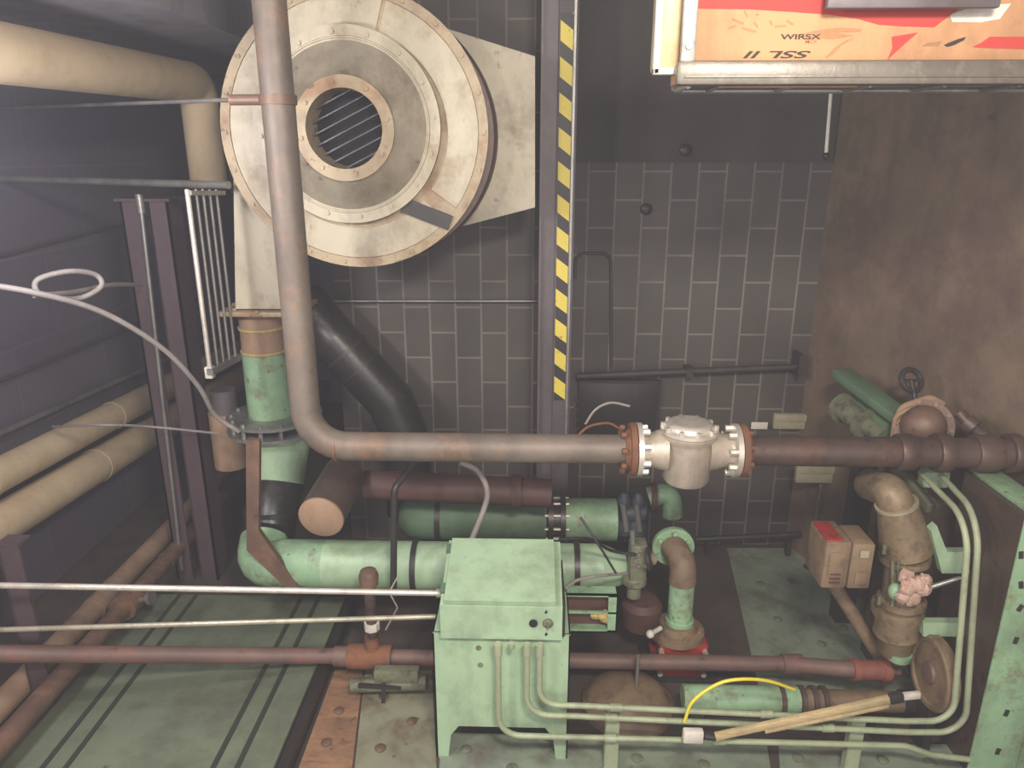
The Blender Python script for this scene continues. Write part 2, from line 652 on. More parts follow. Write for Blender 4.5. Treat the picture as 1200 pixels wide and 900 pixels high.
# ================================================================== BLOWER
YF = 3.6
fc = A(415, 155, YF)
rF = (A(571, 155, YF) - A(258, 155, YF)).x / 2
root = T('blower', 'large round cream sheet metal blower with a dark central inlet hung on the left', 'blower', (fc.x, 4.0, fc.z - rF))
b = MB()
b.lathe([(0, .05), (0, rF * .96), (.02, rF * .965), (.42, rF * .965), (.42, .05)], V((fc.x, YF + .03, fc.z)), (0, 1, 0), 72)
hx = A(432, 152, YF + .25)
P(root, 'scroll_housing', b, CREAMD)
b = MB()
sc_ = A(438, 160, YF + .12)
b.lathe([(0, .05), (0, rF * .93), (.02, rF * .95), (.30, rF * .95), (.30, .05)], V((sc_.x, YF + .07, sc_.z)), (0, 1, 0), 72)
P(root, 'scroll_rim', b, DKPIPE, 'scroll rim with shade in its dark colour')  # dark colour paints the shade on the housing side
b = MB()
b.annulus((fc.x, YF + .03, fc.z), (0, -1, 0), .30, rF, .025, seg=80)
b.annulus((fc.x, YF + .03, fc.z), (0, -1, 0), rF * .93, rF, .034, seg=80)
for i in range(22):
    an = 2 * PI * i / 22
    q = V((fc.x + math.cos(an) * rF * .965, YF - .004, fc.z + math.sin(an) * rF * .965))
    b.cyl(q, q + V((0, -.008, 0)), .011, seg=6)
P(root, 'front_flange', b, CRUST, 'rust stained outer rim of bolts')
b = MB()
b.annulus((fc.x, YF + .004, fc.z), (0, -1, 0), rF * .70, rF * .925, .012, math.radians(-36), math.radians(72), 40)
P(root, 'cover_sector', b, CREAM, 'cleaner cream cover sector')
b = MB()
b.annulus((fc.x, YF + .004, fc.z), (0, -1, 0), rF * .70, rF * .925, .006, math.radians(74), math.radians(316), 60)
P(root, 'cover_sector', b, CREAM)
# dark bar painting the shade in the gap between the cover sectors
b = MB()
a0 = A(472, 240, YF - .02)
a1 = A(528, 262, YF - .02)
b.bar(a0 + V((0, .012, 0)), a1 + V((0, .012, 0)), .02, .07, V((0, 0, 1)))
P(root, 'gap_shade_bar', b, BLKPAINT, 'dark bar painted as shade in the cover gap')
ic = A(406, 149, YF - .05)
r1 = (A(516, 149, YF - .05) - A(406, 149, YF - .05)).x
b = MB()
b.annulus((ic.x, YF - .0, ic.z), (0, -1, 0), r1 * .80, r1, .05, seg=72)
for i in range(16):
    an = 2 * PI * i / 16 + .1
    q = V((ic.x + math.cos(an) * r1 * .93, YF - .05, ic.z + math.sin(an) * r1 * .93))
    b.cyl(q, q + V((0, -.01, 0)), .011, seg=6)
b.tubering((ic.x, YF - .05, ic.z), (0, 1, 0), r1 * .88, .006, 64, 6)
P(root, 'inlet_ring', b, CREAM)
yi = YF - .16
jc = A(403, 151, yi)
r2 = (A(463, 151, yi) - A(404, 151, yi)).x
r3 = (A(447, 151, yi) - A(402, 151, yi)).x
b = MB()
n = 64
vs, fs = [], []
for (cx, cz_, rr, yy) in ((ic.x, ic.z, r1 * .87, YF - .045), (jc.x, jc.z, r2, yi + .02)):
    for k in range(n):
        an = 2 * PI * k / n
        vs.append(V((cx + rr * math.cos(an), yy, cz_ + rr * math.sin(an))))
for k in range(n):
    fs.append((k, (k + 1) % n, n + (k + 1) % n, n + k))
b._add(vs, fs)
P(root, 'inlet_cone', b, CREAMD, 'grey worn inlet cone')
b = MB()
b.annulus((jc.x, yi + .02, jc.z), (0, -1, 0), r3, r2, .022, seg=56)
for i in range(8):
    an = 2 * PI * i / 8 + .2
    q = V((jc.x + math.cos(an) * (r2 + r3) / 2, yi - .002, jc.z + math.sin(an) * (r2 + r3) / 2))
    b.cyl(q, q + V((0, -.008, 0)), .011, seg=6)
# throat of the inlet
n = 48
vs, fs = [], []
for (rr, yy) in ((r3, yi), (r3 * .96, yi + .25)):
    for k in range(n):
        an = 2 * PI * k / n
        vs.append(V((jc.x + rr * math.cos(an), yy, jc.z + rr * math.sin(an))))
for k in range(n):
    fs.append((k, (k + 1) % n, n + (k + 1) % n, n + k))
b._add(vs, fs)
col_ = P(root, 'inlet_collar', b, CRUST)
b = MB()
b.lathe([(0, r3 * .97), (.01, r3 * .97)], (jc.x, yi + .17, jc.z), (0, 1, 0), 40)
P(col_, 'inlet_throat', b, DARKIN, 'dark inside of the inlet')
b = MB()
for i in range(7):
    t = (i - 3) / 3.6
    hw = math.sqrt(max(.02, 1 - t * t)) * r3 * .95
    d = V((math.cos(.45), 0, math.sin(.45)))
    nrm = V((-math.sin(.45), 0, math.cos(.45)))
    m_ = V((jc.x, yi + .10, jc.z)) + nrm * t * r3
    b.bar(m_ - d * hw, m_ + d * hw, .03, .006, nrm)
P(col_, 'grille', b, SLATE, 'slanted dark grille bars')
# outlet on the right
yo0, yo1 = 3.84, 4.08
pts0 = [A(500, 26, yo0), A(627, 66, yo0), A(627, 243, yo0), A(500, 276, yo0)]
b = MB()
b.prism(pts0, (0, yo1 - yo0, 0))
P(root, 'outlet_duct', b, CREAMD, 'weathered tapering outlet duct')
# duct down
yd0, yd1 = 3.72, 4.0
q = [A(273, 170, yd0), A(329, 170, yd0), A(330, 362, yd0), A(276, 362, yd0)]
b = MB()
b.prism(q, (0, yd1 - yd0, 0))
P(root, 'drop_duct', b, CREAM)
zf = A(300, 367, yd0).z
xl, xrr = A(258, 367, yd0).x, A(352, 367, yd0).x
b = MB().bb((xl, yd0 - .04, zf - .012), (xrr, yd1 + .04, zf + .012), .003)
b.bolts(((xl + xrr) / 2, (yd0 + yd1) / 2, zf + .012), (0, 0, 1), .19, 8, .01, .012)
P(root, 'duct_flange', b, CRUST)

# ================================================================== GREEN AIR DUCT (riser and level run)
YR = 3.86
xr0 = A(312, 430, YR).x
rr = R(312, 430, YR, 50)
zt = zf - .016
z_f = A(312, 492, YR).z
root = T('air_duct', 'pale green round duct dropping below the cream blower then turning right behind the console', 'duct', (xr0, YR, 0))
b = MB()
z1 = A(312, 412, YR).z
b.lathe([(0, rr * 1.0), (0, rr * .95), (-.02, rr * .95), (-.03, rr * 1.04), (-.05, rr), (-(zt - z1), rr)], (xr0, YR, zt), (0, 0, 1), 32)
P(root, 'neck', b, TANINS, 'bare rusty neck')
for py_ in (384, 411):
    P(root, 'seam_ring', MB().lathe([(0, rr), (0, rr * 1.07), (.012, rr * 1.07), (.012, rr)], (xr0, YR, A(312, py_, YR).z), (0, 0, 1), 32), GOLD, 'bright seam ring')
b = MB().cyl((xr0, YR, z1), (xr0, YR, z_f), rr * 1.02, rr * 1.05, 32)
P(root, 'upper_riser', b, GREENW)
rfl = R(318, 495, YR, 108)
b = MB()
for dz in (.02, -.045):
    b.lathe([(0, rr), (0, rfl), (.016, rfl), (.016, rr)], (xr0 + .02, YR, z_f + dz), (0, 0, 1), 40)
b.bolts((xr0 + .02, YR, z_f - .05), (0, 0, 1), rfl * .9, 14, .012, .10)
P(root, 'bolted_flange', b, GALV, 'grey bolted flange pair')
YG = 3.4
zl_ = A(460, 662, YG).z
re = R(330, 540, YR, 66)
b = MB()
xg = A(333, 540, YR).x
zc1 = A(333, 562, YR).z
b.sweep([V((xg, YR, z_f - .045)), V((xg, YR, z_f - .08)), V((xg - .01, YR - .03, z_f - .17)), V((xg - .02, YR - .06, zc1))], [rr * 1.05, re * 1.02, re, re * .85], 32)
P(root, 'reducer', b, GREEN)
b = MB()
zc2 = A(322, 616, 3.7).z
xs = A(324, 590, 3.74).x
rsl = R(324, 590, 3.74, 58)
b.sweep([V((xg - .02, YR - .06, zc1)), V((xs, 3.68, zc1 - .06)), V((xs, 3.6, zc2 + .02)), V((xs, 3.52, zc2))], [rsl, rsl, rsl, rsl], 32)
b.lathe([(0, rsl), (0, rsl + .012), (.03, rsl + .012), (.03, rsl)], (xs, 3.66, zc1 - .11), (0, .2, 1), 32)
P(root, 'flexible_sleeve', b, BLACK, 'black rubber sleeve')
rg = R(430, 662, YG, 56)
xq = A(668, 664, YG).x
b = MB()
b.tube([V((xs, 3.52, zc2 + .02)), V((xs + .01, YG, zl_)), V((xs + .36, YG, zl_))], rg, .17, 36, 4)
P(root, 'mitred_elbow', b, GREENW)
b = MB()
b.cyl((xs + .36, YG, zl_), (A(705, 664, YG).x, YG, zl_), rg, seg=36)
b.cyl((A(705, 664, YG).x, YG, zl_), (A(733, 668, YG).x, YG, zl_), rg, rg * .6, 36)
P(root, 'level_run', b, GREEN)
for px_ in (484, 672):
    xx = A(px_, 662, YG).x
    P(root, 'band', MB().lathe([(0, rg), (0, rg + .008), (.028, rg + .008), (.028, rg)], (xx, YG, zl_), (1, 0, 0), 36), BLKPAINT, 'dark band')
b = MB()
b.prism([A(*c_, 3.27) for c_ in ((288, 516), (304, 516), (303, 622), (350, 689), (337, 691), (289, 645))], (0, .03, 0))
P(root, 'side_plate', b, RUST, 'rusty stiffener plate')

# ================================================================== SECOND LINE BEHIND: green tank and maroon pipe
YT = 3.9
root = T('receiver_tank', 'dull green horizontal tank behind the green duct and under the maroon pipe', 'tank', A(560, 632, YT))
zt_ = A(560, 607, YT).z
rt = R(560, 607, YT, 52)
x0, x1 = A(470, 607, YT).x, A(640, 607, YT).x
b = MB().lathe([(0, .02), (.0, rt * .6), (.05, rt * .92), (.12, rt), (x1 - x0, rt), (x1 - x0, .02)], (x0, YT, zt_), (1, 0, 0), 36)
P(root, 'shell', b, GREEND)
P(root, 'band', MB().lathe([(0, rt), (0, rt + .008), (.03, rt + .008), (.03, rt)], (A(512, 607, YT).x, YT, zt_), (1, 0, 0), 36), BLKPAINT)
b = MB()
xx = A(642, 607, YT).x
b.lathe([(0, .02), (0, rt * 1.08), (.03, rt * 1.08), (.03, rt * .8), (.07, rt * .8), (.07, rt * 1.08), (.1, rt * 1.08), (.1, .02)], (xx, YT, zt_), (1, 0, 0), 36)
P(root, 'coupling_flange', b, BLKPAINT, 'black coupling flange')
for k in range(10):
    an = 2 * PI * k / 10
    b = MB()
    q = V((xx - .02, YT + math.cos(an) * rt * .95, zt_ + math.sin(an) * rt * .95))
    b.cyl(q, q + V((.14, 0, 0)), .009, seg=8)
    P(root, 'stud_bolt', b, SILVER)
x2, x3 = xx + .1, A(722, 602, YT).x
P(root, 'outlet_pipe', MB().cyl((x2, YT, zt_), (x3, YT, zt_), rt * .95, seg=36), GREENW, 'brighter green outlet pipe')
for px_ in (560, 620):
    q = A(px_, 628, YT)
    P(root, 'saddle', MB().bb((q.x - .03, YT - .08, 0), (q.x + .03, YT + .08, zt_ - rt * .8)), BLKPAINT)

root = T('maroon_pipe', 'maroon pipe running level under the brown steam pipe from the tank flange to the left', 'pipe', A(530, 590, 3.62))
YQ = 3.62
ra = R(540, 572, YQ, 34)
P(root, 'pipe_run', MB().tube([A(646, 578, YQ), A(440, 568, YQ), A(428, 568, YQ)], ra, .02, 24), MAROON)
P(root, 'collar', MB().lathe([(0, ra), (0, ra * 1.18), (.05, ra * 1.18), (.05, ra)], A(600, 576, YQ), (1, 0, 0), 24), MAROON)

b = MB()
ya = 3.2
ea = A(377, 605, ya)
rc = R(377, 605, ya, 54)
b.cyl(A(404, 556, 3.55), ea, rc * .98, rc, 36)
root = T('capped_pipe', 'short tan pipe with a blank round end facing out under the brown elbow', 'pipe', ea - V((0, 0, rc)))
P(root, 'pipe_barrel', b, DKPIPE)
dirn = (ea - A(404, 556, 3.55)).normalized()
P(root, 'end_cap', MB().lathe([(0, rc), (.012, rc), (.018, rc * .93), (.02, .01)], ea + V((0, -.001, 0)), dirn, 36), TANINS, 'tan flat end cap')

# dark elbow duct behind the steam pipe
b = MB()
rb_ = R(420, 430, 4.2, 56)
b.tube([A(352, 352, 4.25), A(392, 398, 4.2), A(458, 470, 4.2), A(478, 520, 4.2), A(480, 600, 4.2)], rb_, .12, 28)
root = T('dark_duct', 'black curved duct slanting down behind the vertical brown pipe against the block wall', 'duct', A(480, 600, 4.2))
P(root, 'duct_run', b, BLACK)
for t_, (px_, py_) in enumerate(((404, 411), (420, 429))):
    c_ = A(px_, py_, 4.2)
    ax = (A(458, 470, 4.2) - A(392, 398, 4.2)).normalized()
    P(root, 'clamp_band', MB().lathe([(0, rb_), (0, rb_ + .008), (.02, rb_ + .008), (.02, rb_)], c_, ax, 28), BLKPAINT)

# ================================================================== STEEL COLUMN WITH HAZARD TAPE
YP = 4.12
xl0, xl1 = A(632, 250, YP).x, A(673, 250, YP).x
root = T('steel_column', 'grey steel column with a yellow and black striped edge before the block wall', 'column', ((xl0 + xl1) / 2, YP, 0))
xw = A(651, 250, YP).x
b = MB()
b.bb((xw, YP - .02, 0), (xl1, YP, ZC), .003)
b.bb((xl0, YP + .005, 0), (xw + .01, YP + .02, ZC))
b.bb((xl0, YP - .03, 0), (xl0 + .012, YP + .3, ZC))
b.bb((xl1 - .014, YP, 0), (xl1, YP + .3, ZC))
P(root, 'column_profile', b, POSTM)
tx0, tx1 = A(653, 250, YP - .022).x, A(667, 250, YP - .022).x
zt0, zt1 = A(660, 469, YP - .022).z, A(660, 15, YP - .022).z
period = (zt1 - zt0) / 12.05
HAZ = hazard_mat(period, .75)
b = MB().bb((tx0, YP - .0245, zt0), (tx1, YP - .0205, zt1))
P(root, 'warning_tape', b, HAZ, 'yellow and black striped tape')
P(root, 'edge_strip', MB().bb((tx1 + .004, YP - .03, 0.9), (tx1 + .016, YP - .0205, ZC)), GALV, 'thin bright edge strip')
P(root, 'base_plate', MB().bb((xl0 - .05, YP - .08, 0.0), (xl1 + .05, YP + .35, .02)), POSTM)
b = MB()
q = A(673, 468, YP - .04)
for i in range(7):
    c_ = q + V((.012, 0, -.03 * i))
    b.tubering(c_, (1, 0, 0) if i % 2 else (0, 1, 0), .014, .004, 14, 6)
S('hanging_chain', b, BLKPAINT, 'short dark chain hanging beside the striped column', 'chain')

# ================================================================== CONSOLE
YC = 2.66
zt_c = A(590, 742, YC).z
xa_, xb_ = A(509, 800, YC).x, A(667, 800, YC).x
dep = .34
root = T('control_console', 'pale green metal control console with a sloped lid standing on short legs', 'console', ((xa_ + xb_) / 2, YC + dep / 2, 0))
b = MB()
zleg = A(590, 852, YC).z
lw = .05
front = [V((xa_, YC, 0)), V((xa_ + lw, YC, 0)), V((xa_ + lw + .015, YC, zleg - .05)), V((xa_ + lw + .05, YC, zleg)), V((xb_ - lw - .05, YC, zleg)),
         V((xb_ - lw - .015, YC, zleg - .05)), V((xb_ - lw, YC, 0)), V((xb_, YC, 0)), V((xb_, YC, zt_c)), V((xa_, YC, zt_c))]
b.prism(front, (0, .006, 0))
b.prism([v + V((0, dep - .006, 0)) for v in front], (0, .006, 0))
for x0_ in (xa_, xb_ - .006):
    s_ = [V((x0_, YC, 0)), V((x0_, YC + .05, 0)), V((x0_, YC + .08, zleg)), V((x0_, YC + dep - .08, zleg)), V((x0_, YC + dep - .05, 0)), V((x0_, YC + dep, 0)), V((x0_, YC + dep, zt_c)), V((x0_, YC, zt_c))]
    b.prism(s_, (.006, 0, 0))
b.bb((xa_, YC, zt_c - .006), (xb_, YC + dep, zt_c))
P(root, 'cabinet', b, GREEN)
for (px_, py_) in ((561, 759), (563, 779)):
    q = A(px_, py_, YC)
    P(root, 'hole_plug', MB().cyl(q, q + V((0, -.004, 0)), .012, seg=12), GUNK, 'dark hole plug')
YH = YC - .035
za, zb2 = A(588, 749, YH).z, A(588, 711, YH).z
hxa, hxb = A(516, 730, YH).x, A(659, 730, YH).x
zback = A(590, 634, YH + .38).z
prof = [V((hxa, YH, za)), V((hxa, YH, zb2)), V((hxa, YH + .38, zback)), V((hxa, YH + .38, za))]
b = MB().prism(prof, (hxb - hxa, 0, 0))
h = P(root, 'housing', b, GREEN)
sl = (V((0, .38, zback - zb2))).normalized()
up = V((0, -sl.z, sl.y))
l0 = V((A(520, 707, YH).x, YH, zb2)) + up * .004 + sl * .005
lx = A(651, 707, YH).x - l0.x
b = MB()
L_ = .372
b.hexa([l0, l0 + V((lx, 0, 0)), l0 + V((lx, 0, 0)) + sl * L_, l0 + sl * L_,
        l0 + up * .022, l0 + up * .022 + V((lx, 0, 0)), l0 + up * .022 + V((lx, 0, 0)) + sl * L_, l0 + up * .022 + sl * L_])
lid = P(root, 'lid', b, GREEN)
for t in (.06, .3):
    q = l0 + V((-.012, 0, 0)) + sl * t
    P(lid, 'hinge', MB().bar(q, q + sl * .05, .02, .02), GREEND)
q = A(625, 730, YH)
b = MB().lathe([(0, .018), (-.006, .018), (-.006, .013), (-.003, .012), (-.003, .002)], q, (0, 1, 0), 20)
P(h, 'push_button', b, BLACK, 'black push button')
q = A(642, 730, YH)
b = MB().lathe([(0, .022), (-.006, .022), (-.01, .018), (-.014, .012), (-.014, .002)], q, (0, 1, 0), 20)
b.box(q + V((0, -.02, 0)), (.008, .014, .026))
P(h, 'selector_knob', b, GUNK, 'grey selector knob')
b = MB()
for py_ in (717, 743):
    q = A(640, py_, YH)
    b.bar(q + V((0, -.002, -.008)), q + V((0, -.002, .008)), .004, .004)
    b.bar(q + V((-.006, -.002, -.002)), q + V((.006, -.002, .002)), .004, .004)
P(h, 'printed_mark', b, INK)
b = MB().bb((hxb + .001, YH + .01, za + .01), (hxb + .012, YH + .37, zb2))
P(root, 'side_strip', b, BLKPAINT)

# conduits out of the console
YK = 2.585
def conduit(label, pts, bend, m=CONDUIT, w=7, couplers=(), name='conduit', cat='conduit', group=None):
    pts = [V(q) for q in pts]
    r_ = U(pts[len(pts) // 2]) * w / 2
    rt_ = T(name, label, cat, (pts[0].x, pts[0].y, min(q.z for q in pts)), group)
    P(rt_, 'tube', MB().tube(pts, r_, bend, 14, 10), m)
    for (c_, ax) in couplers:
        b_ = MB().lathe([(-.025, r_), (-.025, r_ * 1.4), (.025, r_ * 1.4), (.025, r_)], c_, ax, 14)
        P(rt_, 'coupling', b_, m)
    return rt_


def KA(px_, py_, Y_=YK):
    return A(px_, py_, Y_)


top1 = A(584, 750, YK + .01)
zz = top1.z - .006
conduit('lowest painted conduit, leaving the console underside and running along the floor to the right',
        [V((top1.x, YK, zz)), V((top1.x, YK, A(600, 862, YK).z)), KA(640, 863), KA(1062, 874), KA(1090, 884), KA(1136, 890)], .13,
        couplers=((V((top1.x, YK, zz - .03)), (0, 0, 1)), (KA(715, 865), (1, 0, 0)), (KA(842, 868), (1, 0, 0))))
t2 = A(618, 750, YK).x
conduit('middle painted conduit of the three below the console, bending up beside the tall green tank',
        [V((t2, YK, zz)), V((t2, YK, A(630, 838, YK).z)), KA(672, 839), KA(1066, 858), KA(1131, 858), A(1148, 606, 2.66), A(1102, 556, 3.06)], .16,
        couplers=((V((t2, YK, zz - .03)), (0, 0, 1)), (KA(716, 841), (1, 0, 0)), (KA(970, 853), (1, 0, 0))))
t3 = A(633, 750, YK).x
conduit('upper painted conduit of the three below the console, curving up inside its neighbour',
        [V((t3, YK, zz)), V((t3, YK, A(640, 826, YK).z)), KA(680, 827), KA(1060, 845), KA(1117, 845), A(1136, 612, 2.66), A(1078, 554, 3.1)], .16,
        couplers=((V((t3, YK, zz - .03)), (0, 0, 1)), (KA(722, 829), (1, 0, 0)), (KA(898, 837), (1, 0, 0))))
ts = A(600, 750, YK)
conduit('short capped conduit stub under the console between the longer conduits', [V((ts.x, YK, zz)), V((ts.x, YK, A(600, 759, YK).z))], 0)
# supports
for (px_, lab) in ((717, 'green conduit post on the floor just right of the console'), (1003, 'green conduit post on the floor before the rusty wheel')):
    q = A(px_, 862, YK + .03)
    w_ = .03
    root = T('conduit_post', lab, 'post', (q.x, YK + .03, 0), 'conduit support posts')
    top = A(px_, 834 if px_ < 900 else 842, YK + .03).z
    b = MB()
    b.bb((q.x - w_, YK + .024, .006), (q.x + w_, YK + .03, top))
    b.bb((q.x - w_, YK + .024, .006), (q.x - w_ + .006, YK + .06, top))
    P(root, 'channel', b, CONDUIT)
    P(root, 'foot', MB().bb((q.x - .05, YK - .03, 0), (q.x + .05, YK + .09, .006)), GREENW)

# ---- silver conduits on the left of the console
for (y0, y1, w_, lab, m_) in ((686, 695, 7, 'bright silver conduit entering the left side of the console near its lid', SILVER),
                              (738, 722, 6, 'dull grey conduit entering the left side of the console below the bright one', CONDUITB)):
    e = A(514, y1, 2.8)
    e.x = hxa - .004
    s_ = A(0, y0, 2.6)
    d = s_ - e
    s2 = e + d * ((-2.6 - e.x) / d.x)
    rt_ = T('conduit', lab, 'conduit', (s2 + e) / 2)
    r_ = U(e) * w_ / 2
    P(rt_, 'tube', MB().tube([s2, e], r_), m_)
    P(rt_, 'coupling', MB().lathe([(0, r_), (0, r_ * 1.5), (.03, r_ * 1.5), (.03, r_)], e + d.normalized() * .034, -d, 14), m_)

# ================================================================== BROWN FLOOR PIPE behind console
YW = 3.12
zp = A(250, 766, YW).z
rp = R(250, 766, YW, 18)
root = T('condensate_pipe', 'reddish brown pipe crossing low above the green deck and behind the console', 'pipe', (A(450, 766, YW).x, YW, zp - rp))
xk = A(930, 766, YW).x
lw_ = A(0, 766, 2.7)
ld_ = lw_ - V((A(380, 766, YW).x, YW, zp))
lw_ = lw_ + ld_ * ((-2.55 - lw_.x) / ld_.x)
e2, e3 = A(990, 784, 3.0), A(1044, 786, 3.0)
P(root, 'pipe_run', MB().tube([lw_, V((A(380, 766, YW).x, YW, zp)), V((xk, YW, zp)), e2, e3], rp, .1, 22), REDBR)
for (px_, L_) in ((392, .07), (918, .10)):
    P(root, 'coupling', MB().lathe([(0, rp), (0, rp * 1.3), (L_, rp * 1.3), (L_, rp)], (A(px_, 766, YW).x, YW, zp), (1, 0, 0), 22), REDBR)
xt = A(438, 766, YW).x
b = MB()
b.lathe([(0, rp), (0, rp * 1.5), (.02, rp * 1.6), (.2, rp * 1.6), (.22, rp * 1.5), (.22, rp)], (xt - .13, YW, zp), (1, 0, 0), 24)
b.cyl((xt - .005, YW, zp), (xt - .005, YW, zp + .12), rp * 1.1, rp * .9)
P(root, 'pipe_tee', b, ORANGE, 'rusty tee fitting')
b = MB()
ztop = A(438, 672, YW).z
b.cyl((xt, YW, zp + .1), (xt, YW, ztop - .05), rp * .7)
P(root, 'riser', b, DKPIPE)
P(root, 'union', MB().lathe([(0, rp * .7), (0, rp), (.04, rp), (.04, rp * .7)], (xt, YW, A(438, 737, YW).z), (0, 0, 1), 8), WHITE, 'pale union nut')
P(root, 'riser_cap', MB().lathe([(0, rp * .7), (0, rp * 1.15), (.05, rp * 1.25), (.075, rp * 1.0), (.085, .01)], (xt, YW, ztop - .06), (0, 0, 1), 20), RUST)
b = MB()
q1 = A(998, 785, 3.0)
b.lathe([(0, rp), (0, rp * 1.35), (.03, rp * 1.35), (.03, rp * 1.2), (.14, rp * 1.2), (.14, rp * 1.35), (.17, rp * 1.35), (.17, rp)], q1, (1, 0, 0), 22)
P(root, 'end_coupling', b, REDRUST, 'red rusted end coupling')
P(root, 'thin_extension', MB().tube([e3, A(1054, 787, 3.0)], rp * .5), REDBR)
# small drain valve below the tee
root = T('drain_valve', 'dark drain valve with a lever under the rusty tee beside the console', 'valve', A(450, 832, 3.05))
yv = 3.02
b = MB()
b.box(A(465, 790, yv), (.22, .06, .07), None, .01)
b.cyl(A(412, 803, yv), A(500, 800, yv), .035)
P(root, 'valve_body', b, GUNK)
b = MB()
b.bar(A(450, 800, yv - .03), A(449, 832, yv - .03), .018, .018)
b.bar(A(420, 803, yv - .035), A(470, 806, yv - .035), .02, .015)
P(root, 'lever_handle', b, BLKPAINT)

# ================================================================== LEFT DECK
ZD = .10
dl = AZ(0, 882, ZD)
dr = AZ(320, 900, ZD)
far = AZ(250, 697, ZD).y
root = T('green_deck', 'flat green steel deck plate with dark double lines at lower left', 'deck', ((dl.x + dr.x) / 2, 3.0, 0))
x0, x1 = min(dl.x, AZ(203, 700, ZD).x), dr.x
x0 = -2.24
P(root, 'deck_plate', MB().bb((x0, 1.2, ZD - .02), (x1, far, ZD), .004), DECK)
for frac in (.155, .24, .78, .868):
    xx = x0 + (x1 - x0) * frac
    P(root, 'dark_strip', MB().bb((xx - .012, 1.2, ZD), (xx + .012, far, ZD + .004)), DECKD, 'dark line')
P(root, 'edge_channel', MB().bb((x1 - .015, 1.2, 0.0), (x1 + .05, far, ZD - .022)), BLKPAINT, 'dark side channel')
for yy in (1.4, 2.4, far - .1):
    P(root, 'cross_bearer', MB().bb((x0 + .02, yy - .03, 0), (x1 - .05, yy + .03, ZD - .021)), BLKPAINT)

# ================================================================== FLOOR PLATES
def plate(label, corners, m, bolts, th=.008, name='floor_plate'):
    q = [AZ(*c, th) for c in corners]
    q = [V((v.x, v.y, 0.0)) for v in q]
    rt_ = T(name, label, 'floor plate', sum(q, V()) / 4)
    P(rt_, 'plate_sheet', MB().prism(q, (0, 0, th)), m)
    for (u, v) in bolts:
        b_ = MB()
        a_ = q[0].lerp(q[1], u)
        c_ = q[3].lerp(q[2], u)
        p_ = a_.lerp(c_, v)
        b_.lathe([(0, .024), (.006, .026), (.012, .016), (.012, .002)], (p_.x, p_.y, th), (0, 0, 1), 12)
        P(rt_, 'bolt', b_, GUNK if m is PLATE else RUST)


plate('worn green floor plate on the right under the brown actuator', ((852, 642), (985, 642), (1085, 822), (893, 822)), PLATE,
      ((.2, .3), (.45, .28), (.25, .55), (.7, .6), (.3, .85), (.75, .88), (.5, .7)))
plate('green and rust floor plate in front of the tee and left of the console', ((428, 785), (506, 785), (512, 905), (415, 905)), PLATEB,
      ((.3, .3), (.7, .55), (.3, .8)))
plate('rust orange floor plate between the green deck and the console', ((392, 785), (426, 785), (412, 905), (348, 905)), PLATER,
      ((.5, .45), (.4, .75)))
plate('green floor plate under and right of the console at the front edge', ((516, 858), (898, 868), (908, 930), (514, 930)), PLATE,
      ((.08, .3), (.35, .35), (.22, .6), (.6, .4), (.8, .5)))
plate('green floor plate at the front between the conduit post and the tall tank', ((912, 872), (1130, 872), (1140, 930), (916, 930)), PLATE,
      ((.1, .3), (.55, .35), (.8, .4)))

# ================================================================== PUMP
YU = 3.3
root = T('vacuum_pump', 'green elbow pipe on a red pump body right of the console', 'pump', A(795, 820, YU))
zr0, zr1 = A(795, 797, YU).z, A(795, 742, YU).z
xc_ = A(795, 760, YU).x
b = MB()
b.bb((xc_ - .12, YU - .1, max(zr0, .02)), (xc_ + .13, YU + .12, zr1), .012)
b.bb((xc_ - .15, YU - .14, zr1 - .12), (xc_ + .15, YU + .15, zr1 - .09), .006)
P(root, 'pump_body', b, REDP)
for dx in (-.11, .11):
    for dz in (-.03, -.16):
        b = MB().cyl((xc_ + dx, YU - .1, zr1 + dz), (xc_ + dx, YU - .125, zr1 + dz), .014, seg=6)
        P(root, 'body_bolt', b, SILVER)
b = MB()
b.bb((xc_ - .18, YU - .12, 0), (xc_ + .18, YU + .16, max(zr0, .02)), .004)
P(root, 'pump_base', b, BLKPAINT)
rq = R(798, 690, YU, 29)
b = MB()
xq_ = A(799, 690, YU).x
b.lathe([(0, .14), (.03, .14), (.035, .1), (.07, .09), (.07, .02)], (xq_ - .01, YU, zr1), (0, 0, 1), 28)
b.bolts((xq_ - .01, YU, zr1 + .03), (0, 0, 1), .118, 6, .014, .02, .2)
P(root, 'base_flange', b, BROWNBOX)
z7, z6 = A(799, 717, YU).z, A(799, 668, YU).z
b = MB()
b.lathe([(0, rq * 1.15), (.02, rq * 1.15), (.025, rq), (z6 - z7, rq), (z6 - z7, .02)], (xq_, YU, zr1 + .07), (0, 0, 1), 28)
P(root, 'riser', b, GREENW)
zel = zr1 + .07 + (z6 - z7)
fcn = A(790, 644, YU + .12)
b = MB()
b.sweep(fillet([V((xq_, YU, zel - .01)), V((xq_ - .005, YU, fcn.z)), V((fcn.x, YU + .14, fcn.z))], .09, 8), rq * 1.08, 28)
P(root, 'elbow', b, BROWNBOX, 'brown cast elbow')
rfl = R(790, 644, YU + .12, 49)
b = MB()
b.lathe([(0, rq), (0, rfl), (.025, rfl), (.025, rq)], (fcn.x, YU + .14, fcn.z), (0, 1, 0), 32)
b.bolts((fcn.x, YU + .14, fcn.z), (0, -1, 0), rfl * .78, 6, .012, .018, .5)
P(root, 'pipe_flange', b, GREENW)
b = MB().lathe([(0, .05), (.02, .095), (.14, .105), (.17, .08), (.18, .02)], (A(752, 722, YU + .05).x, YU + .06, zr1 - .01), (0, 0, 1), 28)
P(root, 'side_chamber', b, MAROON)
q = A(762, 743, YU - .12)
